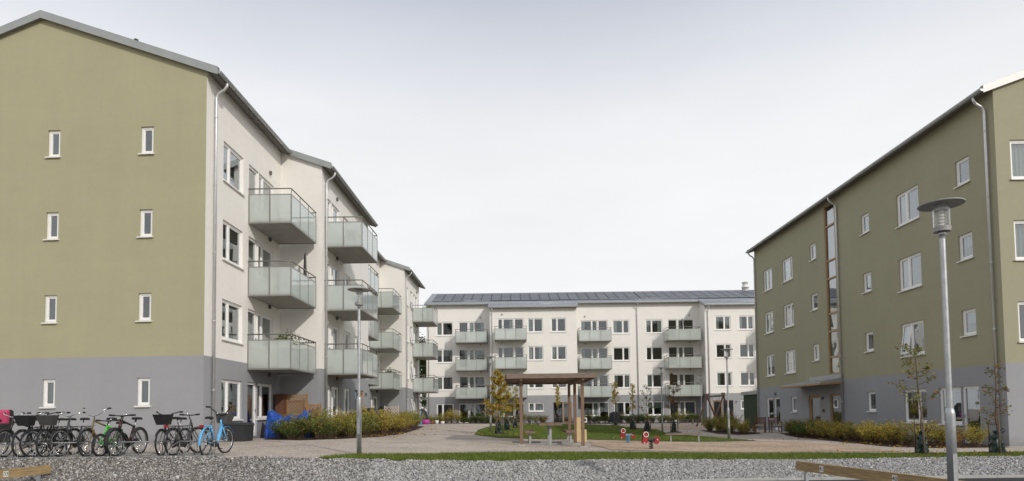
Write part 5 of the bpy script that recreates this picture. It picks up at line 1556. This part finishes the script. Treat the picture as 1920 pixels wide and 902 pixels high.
    for k in range(len(prof) - 1):
        for j in range(7): sd.f.append((i0 + k * 8 + j, i0 + k * 8 + j + 1, i0 + (k + 1) * 8 + j + 1, i0 + (k + 1) * 8 + j)); sd.m.append(0); sd.sm.append(True)
        sd.f.append((i0 + k * 8 + 7, i0 + k * 8, i0 + (k + 1) * 8, i0 + (k + 1) * 8 + 7)); sd.m.append(0); sd.sm.append(False)
    sd.f.append(tuple(range(i0, i0 + 8))); sd.m.append(0); sd.sm.append(False)
    part(o, 'saddle', sd, seat_mat)
    # cranks, chainring, pedals
    ckm = MB(); ckm.tube([bbp + Vector((0, -.06, 0)), bbp + Vector((.11, -.065, -.12))], .009, 6); ckm.tube([bbp + Vector((0, .06, 0)), bbp + Vector((-.11, .065, .12))], .009, 6)
    ckm.torus((bbp.x, -.045, bbp.z), .085, .007, 'y', 20, 5); ckm.tube([bbp + Vector((0, -.06, 0)), bbp + Vector((0, .06, 0))], .02, 8)
    cr = part(o, 'crank', ckm, 'dark_metal')
    for e in ((.11, -.115, -.12), (-.11, .115, .12)):
        q = bbp + Vector(e); pm = MB(); pm.box(q.x - .045, q.x + .045, q.y - .045, q.y + .045, q.z - .01, q.z + .01); put('pedal', pm.mesh('pedal', 'black_plastic'), WM[cr.name], cr)
    if style != 'mtb':
        cg = MB(); cg.prism([(bbp.x + .10, bbp.z), (bbp.x + .05, bbp.z + .09), (bbp.x - .05, bbp.z + .10), (rear.x, rear.z + .045), (rear.x - .05, rear.z), (rear.x, rear.z - .045), (bbp.x - .02, bbp.z - .10), (bbp.x + .07, bbp.z - .07)], -.05, -.035); part(o, 'chain_guard', cg, 'black_plastic')
    if guard:
        for nm, cen, a0, a1, LM in (('front', front, 30, 165, S), ('rear', rear, 5, 190, Matrix.Identity(4))):
            mb = MB(); nseg = 14; rr_ = R + .022
            for k in range(nseg):
                t0, t1 = [math.radians(a0 + (a1 - a0) * q / nseg) for q in (k, k + 1)]
                a, b = (cen.x + rr_ * math.cos(t0), cen.z + rr_ * math.sin(t0)), (cen.x + rr_ * math.cos(t1), cen.z + rr_ * math.sin(t1))
                for ya, yb, da, db in ((-.028, -.012, -.012, 0), (-.012, .012, 0, 0), (.012, .028, 0, -.012)):
                    sa = [(cen.x + (rr_ + dd) * math.cos(tt), yy, cen.z + (rr_ + dd) * math.sin(tt)) for tt, yy, dd in ((t0, ya, da), (t1, ya, da), (t1, yb, db), (t0, yb, db))]
                    mb.face(sa, 0, True)
            part(o, 'mudguard', mb, paint if paint in ('lightblue',) else 'black_paint', LM)
    if rack:
        mb = MB(); zz = R + .40 * size
        for s in (-1, 1):
            mb.tube([(st_t.x, s * .06, zz - .03), (rear.x - .10, s * .07, zz), (rear.x - .26, s * .05, zz)], .007, 5); mb.tube([(rear.x, s * .07, R), (rear.x - .02, s * .07, zz)], .006, 5)
        for q in (0, .12, .24): mb.tube([(rear.x + .05 - q, -.07, zz), (rear.x + .05 - q, .07, zz)], .006, 5)
        mb.tube([(rear.x - .26, -.05, zz), (rear.x - .26, .05, zz)], .007, 5)
        part(o, 'luggage_rack', mb, paint if paint == 'lightblue' else 'black_paint')
        if light:
            mb = MB(); mb.box(rear.x - .31, rear.x - .27, -.05, .05, zz - .04, zz + .02); part(o, 'rear_light', mb, 'red')
    if basket:
        mb = MB(); bx0, bz0 = hd_t.x + .06, hd_t.z - .10
        def ring(z_, w_, l_): return [(bx0, -w_, z_), (bx0 + l_, -w_, z_), (bx0 + l_, w_, z_), (bx0, w_, z_)]
        lo, hi = ring(bz0, .13, .20), ring(bz0 + .25, .185, .29)
        mb.face(lo[::-1])
        for k in range(4): mb.face([lo[k], lo[(k + 1) % 4], hi[(k + 1) % 4], hi[k]])
        for k in range(4): mb.tube([hi[k], hi[(k + 1) % 4]], .009, 5)
        for e in range(1, 4):
            q = ring(bz0 + .25 * e / 4, .13 + .055 * e / 4 + .004, .20 + .09 * e / 4 + .004)
            for k in range(4): mb.tube([q[k], q[(k + 1) % 4]], .004, 4)
        part(o, 'basket', mb, basket, S)
    if child:
        mb = MB(); zz = R + .36; cx = rear.x + .02
        prof = [(cx - .20, zz + .46), (cx - .13, zz + .50), (cx - .06, zz + .42), (cx - .04, zz + .18), (cx + .18, zz + .12), (cx + .20, zz + .02), (cx - .12, zz + .02), (cx - .20, zz + .2)]
        mb.prism(prof, -.15, .15); part(o, 'child_seat', mb, 'pink')
        mb = MB(); mb.prism([(a[0] - .035, a[1] + .0) for a in prof[:2]] + [(cx - .13, zz + .05), (cx - .27, zz + .1)], -.19, .19); part(o, 'seat_shell', mb, 'black_plastic')
        for s in (-1, 1):
            mb = MB(); mb.box(cx - .12, cx + .22, s * .19 - .02, s * .19 + .02, zz - .35, zz + .14); part(o, 'leg_guard', mb, 'black_plastic')
    return o
HD = math.radians(-90)   # front wheel in the rack, pointing at the street
yb = 15.62
M['grey_basket'] = mat('grey_mesh_basket', (0.085, 0.085, 0.085), 0.6, 0.3)
def D(a): return HD + math.radians(a)
bicycle(-13.45, yb, D(2), 'dark bicycle with a pink child seat at the left end of the rack', 'charcoal', 'step', child=True, stem='chrome')
bicycle(-12.55, yb + .12, D(-4), 'black bicycle squeezed beside the one with the pink child seat', 'black_paint', 'diamond', stem='chrome', steer=.2)
bicycle(-11.25, yb + .2, D(5), 'black bicycle behind the grey mesh basket', 'charcoal', 'step', stem='chrome', steer=-.15)
bicycle(-12.02, yb, D(-2), 'black bicycle with a black front basket, second from the left', 'black_paint', 'step', basket='black_plastic', stem='chrome', steer=.1)
bicycle(-11.83, yb + .1, D(3), 'black city bicycle without basket between two basket bicycles', 'black_paint', 'step', stem='black_paint', steer=-.2)
bicycle(-11.48, yb - .02, D(1), 'black bicycle with a grey mesh basket and pale front rim', 'black_paint', 'step', basket='grey_basket', stem='chrome', steer=.12)
bicycle(-10.45, yb, D(-1), 'old bronze bicycle with wide swept handlebar', 'bronze', 'diamond', bar='cruiser', stem='chrome', rack=False, steer=.1)
bicycle(-10.10, yb - .1, D(4), 'small bright green mountain bicycle', 'neon', 'mtb', R=.29, tw=.052, rack=False, guard=False, bar='flat', size=.88, steer=-.1)
bicycle(-9.95, yb + .25, D(0), 'maroon bicycle hidden behind the bright green one', 'brown_red', 'diamond', bar='flat', rack=False)
bicycle(-9.76, yb, D(2), 'black mountain bicycle with short rear mudguard', 'black_paint', 'mtb', tw=.05, rack=False, bar='flat')
bicycle(-8.62, yb, D(-2), 'black bicycle with a large dark plastic front basket', 'charcoal', 'step', basket='black_plastic', R=.33, steer=.15)
bicycle(-8.33, yb, math.radians(88), 'dark grey bicycle parked rear wheel first with straight handlebar', 'charcoal', 'step', tw=.05, bar='flat', steer=-.25, light=True)
bicycle(-7.52, yb - .12, math.radians(93), 'light blue step-through bicycle with basket at the right end of the rack', 'lightblue', 'low', basket='grey_basket', bar='cruiser', steer=-.2, lean=math.radians(3), light=True)

def bike_rack(x0, n, label):
    o = thing('bicycle_rack', label, 'bicycle rack', (x0, 14.86, gz(x0, 14.9)), 0, 'steel bicycle racks')
    W = n * .43
    for nm, y, z in (('base_rail', 0, .02), ('base_rail', .42, .02)):
        mb = MB(); mb.box(0, W, y - .02, y + .02, z - .01, z + .015); part(o, nm, mb, 'rack_steel')
    mb = MB(); mb.tube([(0, .40, .36), (W, .40, .36)], .014, 7); part(o, 'top_rail', mb, 'rack_steel')
    for k in range(n):
        x = .12 + k * .43
        mb = MB()
        for e in (-.035, .035):
            mb.tube([(x + e, 0, .02), (x + e, .01, .14), (x + e + .02, .12, .26), (x + e + .05, .40, .36)], .009, 6)
            mb.tube([(x + e + .05, .40, .36), (x + e + .06, .42, .02)], .009, 6)
            mb.tube([(x + e, .02, .10), (x + e + .05, .44, .06)], .008, 5)
        part(o, 'wheel_slot', mb, 'rack_steel')
bike_rack(-13.4, 6, 'galvanised bicycle rack under the leftmost bicycles')
bike_rack(-10.72, 4, 'galvanised bicycle rack in the middle under the green bicycle')
bike_rack(-8.9, 4, 'galvanised bicycle rack at the right beside the light blue bicycle')

# ------------------------------------------------------------------ patio things, left building
def lp(a, b): # left building plan coordinates -> world
    v = BL.P(a, b, 0); return v.x, v.y
x, y = lp(1.6, -.46)
o = thing('storage_box', 'low dark grey storage box under the corner window', 'storage box', (x, y, gz(x, y)), -.05)
mb = MB(); mb.hexa([(-.38, -.34, 0), (.38, -.34, 0), (.38, .34, 0), (-.38, .34, 0), (-.41, -.37, .58), (.41, -.37, .58), (.41, .37, .58), (-.41, .37, .58)]); part(o, 'body', mb, 'grey_plastic')
mb = MB(); mb.hexa([(-.43, -.39, .583), (.43, -.39, .583), (.43, .39, .583), (-.43, .39, .583), (-.39, -.35, .67), (.39, -.35, .67), (.39, .35, .67), (-.39, .35, .67)]); part(o, 'lid', mb, 'grey_plastic')
x, y = lp(4.5, -1.0)
def tarp(x, y, w, d, h, seed, label):
    o = thing('tarpaulin_bundle', label, 'tarpaulin', (x, y, gz(x, y) + .01), .1)
    r = random.Random(seed); mb = MB(); nu, nv = 26, 18; i0 = 0
    for j in range(nv + 1):
        for i in range(nu + 1):
            u, v = i / nu, j / nv
            e = min(u, 1 - u, v, 1 - v)
            hh = h * min(1, e * 13.0) ** .45
            fold = abs(math.sin(u * 13 + 2.2 * math.sin(v * 6 + seed))) * .11 + abs(math.sin(v * 10 - u * 5)) * .06
            lean = .10 * math.sin(u * 5.5 + seed) + (.10 if min(abs(u - .12), abs(u - .55), abs(u - .9)) < .05 else 0)
            bul = .05 * math.sin(v * 17 + u * 3) * (e < .08)
            mb.v.append(((u - .5) * w * (1 + .05 * math.sin(v * 9)) + bul, (v - .5) * d + .05 * math.sin(u * 21) * (e < .08), max(0.0, hh - fold * (e > .03) + lean * (e > .06)) + r.uniform(-.02, .02) * (e > .02)))
    for j in range(nv):
        for i in range(nu):
            mb.f.append((j * (nu + 1) + i, j * (nu + 1) + i + 1, (j + 1) * (nu + 1) + i + 1, (j + 1) * (nu + 1) + i)); mb.m.append(0); mb.sm.append(False)
    part(o, 'sheet', mb, 'tarp')
tarp(x + .25, y, 1.7, 1.3, .98, 2, 'blue tarpaulin-covered heap beside the patio door')
def trellis(x, y, z, w, h, label, group=None, m='wood_trellis', rz=0.0, step=.10):
    o = thing('trellis_screen', label, 'trellis', (x, y, z), rz, group)
    for xx in (0, w):
        mb = MB(); mb.box(xx - .03, xx + .03, -.03, .03, 0, h + .08); part(o, 'post', mb, m)
    for zz in (.12, h - .03):
        mb = MB(); mb.box(.03, w - .03, -.02, .02, zz, zz + .05); part(o, 'rail', mb, m)
    x0, x1, z0, z1 = .03, w - .03, .17, h - .03
    for sg, yy in ((1, -.006), (-1, .006)):
        c = -(z1 - z0)
        while c < (x1 - x0):
            # diagonal x = x0 + c + t, z = z0 + t (or mirrored)
            t0, t1 = max(0, -c), min(z1 - z0, x1 - x0 - c)
            if t1 - t0 > .05:
                a, b = (x0 + c + t0, z0 + t0), (x0 + c + t1, z0 + t1)
                if sg < 0: a, b = (x0 + x1 - a[0], a[1]), (x0 + x1 - b[0], b[1])
                mb = MB(); mb.beam((a[0], yy, a[1]), (b[0], yy, b[1]), .012, .034)
                part(o, 'slat', mb, m)
            c += step * 1.414
    return o
x0, y0 = lp(6.2, -.45)
trellis(x0 + .02, y0, .50, .88, 1.75, 'tall brown trellis screen against the cream step wall', 'brown trellis screens')
trellis(x0 + .96, y0 + .02, .50, .52, 1.32, 'short brown trellis screen right of the tall one', 'brown trellis screens')
x, y = lp(5.95, -.3)
o = thing('patio_cabinet', 'narrow dark brown wooden cabinet in the patio corner', 'cabinet', (x, y, .5), 0)
mb = MB(); mb.box(-.16, .18, -.2, .2, 0, 1.75); part(o, 'body', mb, 'wood_brown'); mb = MB(); mb.box(-.20, .22, -.24, .24, 1.752, 1.8); part(o, 'top', mb, 'wood_brown')
for k in range(4):
    mb = MB(); mb.box(-.155 + .083 * k, -.155 + .083 * k + .075, -.222, -.203, .05, 1.72); part(o, 'plank', mb, 'wood_brown')
def covered_grill(x, y, w, label, h=1.05):
    o = thing('covered_grill', label, 'grill', (x, y, gz(x, y)), .15, 'covered grills')
    mb = MB(); n = 20; prof = [(.52, .12), (.5, .4), (.52, .7), (.5, .85), (.38, .98), (.15, 1.04), (0, 1.05)]; i0 = 0
    for (r_, z_) in prof:
        for j in range(n):
            t = 6.2832 * j / n; q = r_ * (1 + .05 * math.sin(5 * t + z_ * 7)); mb.v.append((q * math.cos(t) * w, q * math.sin(t) * w * .65, z_ * h))
    for k in range(len(prof) - 1):
        for j in range(n): mb.f.append((k * n + j, k * n + (j + 1) % n, (k + 1) * n + (j + 1) % n, (k + 1) * n + j)); mb.m.append(0); mb.sm.append(True)
    part(o, 'cover', mb, 'black_plastic')
    for sx in (-.3, .3):
        mb = MB(); mb.tube([(sx * w, 0, 0), (sx * w, 0, .2)], .03, 8); part(o, 'leg', mb, 'dark_metal')
x, y = lp(17.5, -2.3)
covered_grill(x, y, .8, 'grill under a black cover behind the yellow left shrubs', 1.45)
x, y = lp(10.6, -3.1)
covered_grill(x, y, .95, 'dark covered heap among the left shrubs below the projecting block', 1.2)
covered_grill(10.2, 61.0, 1.05, 'grill under a black cover at the back facade', 1.15)
x, y = lp(15.7, -2.7)
M['wood_white'] = mat('white_red_trellis', (0.55, 0.45, 0.40), 0.8)
trellis(x, y, .46, .8, 1.35, 'pale small trellis screen behind the yellow shrubs', None, 'wood_white', step=.12)

# parasols folded on balconies
def parasol(F, u, d, z, h, label):
    Mw = F.at(u, -d, z); o = tag(put('folded_parasol', None, T(*Mw.translation)), label, 'parasol', 'folded parasols')
    mb = MB(); mb.lathe([(.02, h), (.05, h - .1), (.075, h * .6), (.085, h * .35), (.05, h * .3), (.02, h * .28)], 10); part(o, 'canopy', mb, 'black_plastic')
    mb = MB(); mb.tube([(0, 0, 0), (0, 0, h + .06)], .016, 8); part(o, 'pole', mb, 'dark_metal')
    mb = MB(); mb.lathe([(0, 0), (.18, 0), (.18, .05), (.03, .07), (0, .07)], 14); part(o, 'base', mb, 'dark_metal')
F0 = BL.fac(0)
parasol(F0, 5.9, 1.35, STO * 2 - .1, 2.2, 'folded dark parasol on the third-floor balcony of the left building')
parasol(BB.fac(0), ba(17.9), .9, STO * 3 - .1, 2.2, 'folded dark parasol on a top-floor balcony of the back building')
def balcony_planter(F, u, d, z, label, k=0):
    Mw = F.at(u, -d, z); o = tag(put('potted_plant', None, T(*Mw.translation)), label, 'plant', 'balcony plants')
    mb = MB(); mb.lathe([(0, 0), (.14, 0), (.18, .5), (.18, .75), (0, .75)], 12); part(o, 'pot', mb, 'concrete')
    r = random.Random(k + 3); lf = MB()
    for q in range(260):
        p = Vector((r.gauss(0, .22), r.gauss(0, .12), 1.05 + r.gauss(0, .14))); leaf(lf, p, Vector((r.uniform(-1, 1), r.uniform(-1, 1), r.uniform(0, 1))), .09, .03, r.choice([0, 0, 1]))
    part(o, 'foliage', lf, ['lf_green', 'lf_olive'])
balcony_planter(F0, 3.75, 1.35, STO - .1, 'green plant above the lowest balcony rail of the left building', 1)
balcony_planter(F0, 23.4, 1.3, STO - .1, 'green plant on the lowest middle balcony of the left building', 2)
balcony_planter(BL.fac(1.89), 30.6, 1.2, STO * 3 - .1, 'green plant on the farthest top balcony of the left building', 3)
# string of bulbs along the lowest balcony rail
B0 = F0.at(3.3, 0, STO - .25)
o = tag(put('string_lights', None, T(*(B0 @ Vector((0, -1.7, 1.38))))), 'string of dark bulbs wound along the lowest left balcony rail', 'string lights')
mb = MB(); pts = []
for i in range(60):
    t = i / 59; pts.append(B0 @ Vector((t * 2.95, -1.70 + .03 * math.cos(t * 60), 1.38 + .03 * math.sin(t * 60))))
mb.tube(pts, .006, 4); put('cord', mb.mesh('cord', 'black'), Matrix.Identity(4), o)
for i in range(0, 60, 4):
    mb = MB(); q = pts[i]; mb.lathe([(.0, -.05), (.022, -.035), (.026, -.01), (.01, .01)], 8, 0, (q.x, q.y, q.z - .03)); put('bulb', mb.mesh('bulb', 'black_plastic'), Matrix.Identity(4), o)

# toys and pots by the gap
def pot(x, y, r, h, m, label, plant=True):
    o = thing('flower_pot', label, 'flower pot', (x, y, gz(x, y)), 0, 'flower pots by the gap')
    mb = MB(); mb.lathe([(0, 0), (r * .75, 0), (r, h), (r * .85, h), (r * .8, h * .85), (0, h * .85)], 14); part(o, 'pot', mb, m)
    lf = MB(); q = random.Random(int(x * 97))
    for k in range(60): leaf(lf, Vector((q.gauss(0, r * .6), q.gauss(0, r * .6), h + q.uniform(0, h * .8))), Vector((q.uniform(-1, 1), q.uniform(-1, 1), q.uniform(0, 1))), .11, .035, k % 2)
    part(o, 'plant', lf, ['lf_green', 'lf_olive'])
M['terracotta'] = mat('terracotta', (0.30, 0.10, 0.05), 0.8)
pot(-8.55, 61.4, .2, .42, 'white_pl', 'white flower pot nearest the building gap')
pot(-7.95, 61.2, .2, .32, 'terracotta', 'terracotta flower pot between two white pots')
pot(-7.5, 61.0, .2, .36, 'white_pl', 'white flower pot in the middle of the row by the gap')
pot(-6.9, 60.7, .2, .26, 'white_pl', 'low white flower pot beside the yellow bush')
o = thing('toy_slide', 'light blue and blue children\'s play table by the building gap', 'toy', (-8.7, 56.0, gz(-8.7, 56)))
mb = MB(); mb.box(-.45, .45, -.3, .3, .50, .56); part(o, 'top', mb, 'blue_spring')
for sx in (-.38, .38):
    mb = MB(); mb.box(sx - .04, sx + .04, -.25, .25, 0, .50); part(o, 'leg', mb, 'blue_spring')
M['paleblue'] = mat('pale_turquoise_plastic', (0.30, 0.48, 0.50), 0.5)
mb = MB(); mb.prism([(-.1, .56), (.3, .56), (.35, 1.3), (.25, 1.32), (.15, .8)], .18, .26); part(o, 'backrest', mb, 'paleblue')
o = thing('toy_tent', 'round black play tunnel standing by the building gap', 'toy', (-8.95, 60.5, gz(-8.9, 60.5)))
mb = MB(); mb.lathe([(.62, 0), (.66, .5), (.55, 1.15), (.3, 1.45), (0, 1.5)], 20); part(o, 'cover', mb, 'black_plastic')
mb = MB(); mb.torus((0, 0, .03), .64, .03, 'z', 24, 6); part(o, 'hoop', mb, 'black')
M['magenta'] = mat('magenta_plastic', (0.45, 0.06, 0.32), 0.5)
o = thing('toy_bucket', 'pink and violet toy tub on the ground by the building gap', 'toy', (-8.35, 59.2, gz(-8.3, 59)))
mb = MB(); mb.lathe([(0, 0), (.30, 0), (.40, .45), (.37, .45), (.28, .04), (0, .04)], 16); part(o, 'tub', mb, 'magenta')
mb = MB(); mb.torus((0, 0, .45), .39, .025, 'z', 20, 6); part(o, 'rim', mb, 'magenta')
# pale outbuilding far behind the gap
o = thing('house', 'small white gabled house far behind the building gap', 'house', (-17.0, 105, .2))
mb = MB(); mb.prism([(-5, 0), (5, 0), (5, 3.2), (0, 6.4), (-5, 3.2)], 0, 9); part(o, 'wall', mb, 'white_trim')
for s in (-1, 1):
    mb = MB(); mb.hexa([(s * 5.3, -.3, 3.05), (0, -.3, 6.45), (0, 9.3, 6.45), (s * 5.3, 9.3, 3.05), (s * 5.3, -.3, 3.2), (0, -.3, 6.62), (0, 9.3, 6.62), (s * 5.3, 9.3, 3.2)]); part(o, 'roof', mb, 'gutter')

# tables and chairs seen dimly through the balcony panels
def balcony_set(F, u, z, label, m='white_pl'):
    Mw = F.at(u, -.95, z - .1); o = tag(put('balcony_table', None, T(*Mw.translation)), label, 'table', 'balcony furniture')
    mb = MB(); mb.lathe([(0, .70), (.36, .70), (.36, .73), (0, .73)], 18); part(o, 'top', mb, m)
    mb = MB(); mb.tube([(0, 0, .02), (0, 0, .7)], .03, 8); part(o, 'pedestal', mb, 'dark_metal')
    mb = MB(); mb.lathe([(0, 0), (.22, 0), (.2, .03), (0, .04)], 14); part(o, 'foot', mb, 'dark_metal')
def balcony_chair(F, u, z, label, m='dark_metal', d=.95):
    Mw = F.at(u, -d, z - .1); o = tag(put('balcony_chair', None, T(*Mw.translation)), label, 'chair', 'balcony furniture')
    mb = MB(); mb.box(-.22, .22, -.22, .22, .42, .46); part(o, 'seat', mb, m)
    mb = MB(); mb.box(-.22, .22, .19, .22, .46, .92); part(o, 'backrest', mb, m)
    for sx in (-.2, .2):
        for sy in (-.2, .2):
            mb = MB(); mb.box(sx - .015, sx + .015, sy - .015, sy + .015, 0, .42); part(o, 'leg', mb, m)
FA, FB_, FM, FP = BL.fac(0), BL.fac(1.89), BB.fac(0), BB.fac(1.94)
balcony_set(FB_, 8.6, STO * 1, 'white table on the lowest balcony of the left projecting block')
balcony_chair(FB_, 7.7, STO * 3, 'dark chair on the top balcony of the left projecting block')
balcony_set(FB_, 8.9, STO * 2, 'dark table on the middle balcony of the left projecting block', 'wood_brown')
balcony_chair(FA, 4.3, STO * 2, 'pale chair on the third-floor balcony nearest the left gable', 'cushion')
balcony_set(FM, ba(-4.0), STO * 2, 'white table on a middle balcony at the left end of the back building')
balcony_chair(FM, ba(8.2), STO * 2, 'white chair on a middle balcony right of the back entrance', 'white_pl')
balcony_chair(FM, ba(9.3), STO * 3, 'wooden chair on a top balcony right of the back entrance', 'wood_trellis')
balcony_chair(FP, ba(.4), STO * 1, 'dark chair on the lowest balcony behind the orange-leaved tree')
balcony_set(FM, ba(18.3), STO * 2, 'brown table on a middle balcony at the right of the back building', 'wood_brown')
balcony_chair(FM, ba(17.3), STO * 1, 'dark chair on the lowest balcony at the right of the back building')
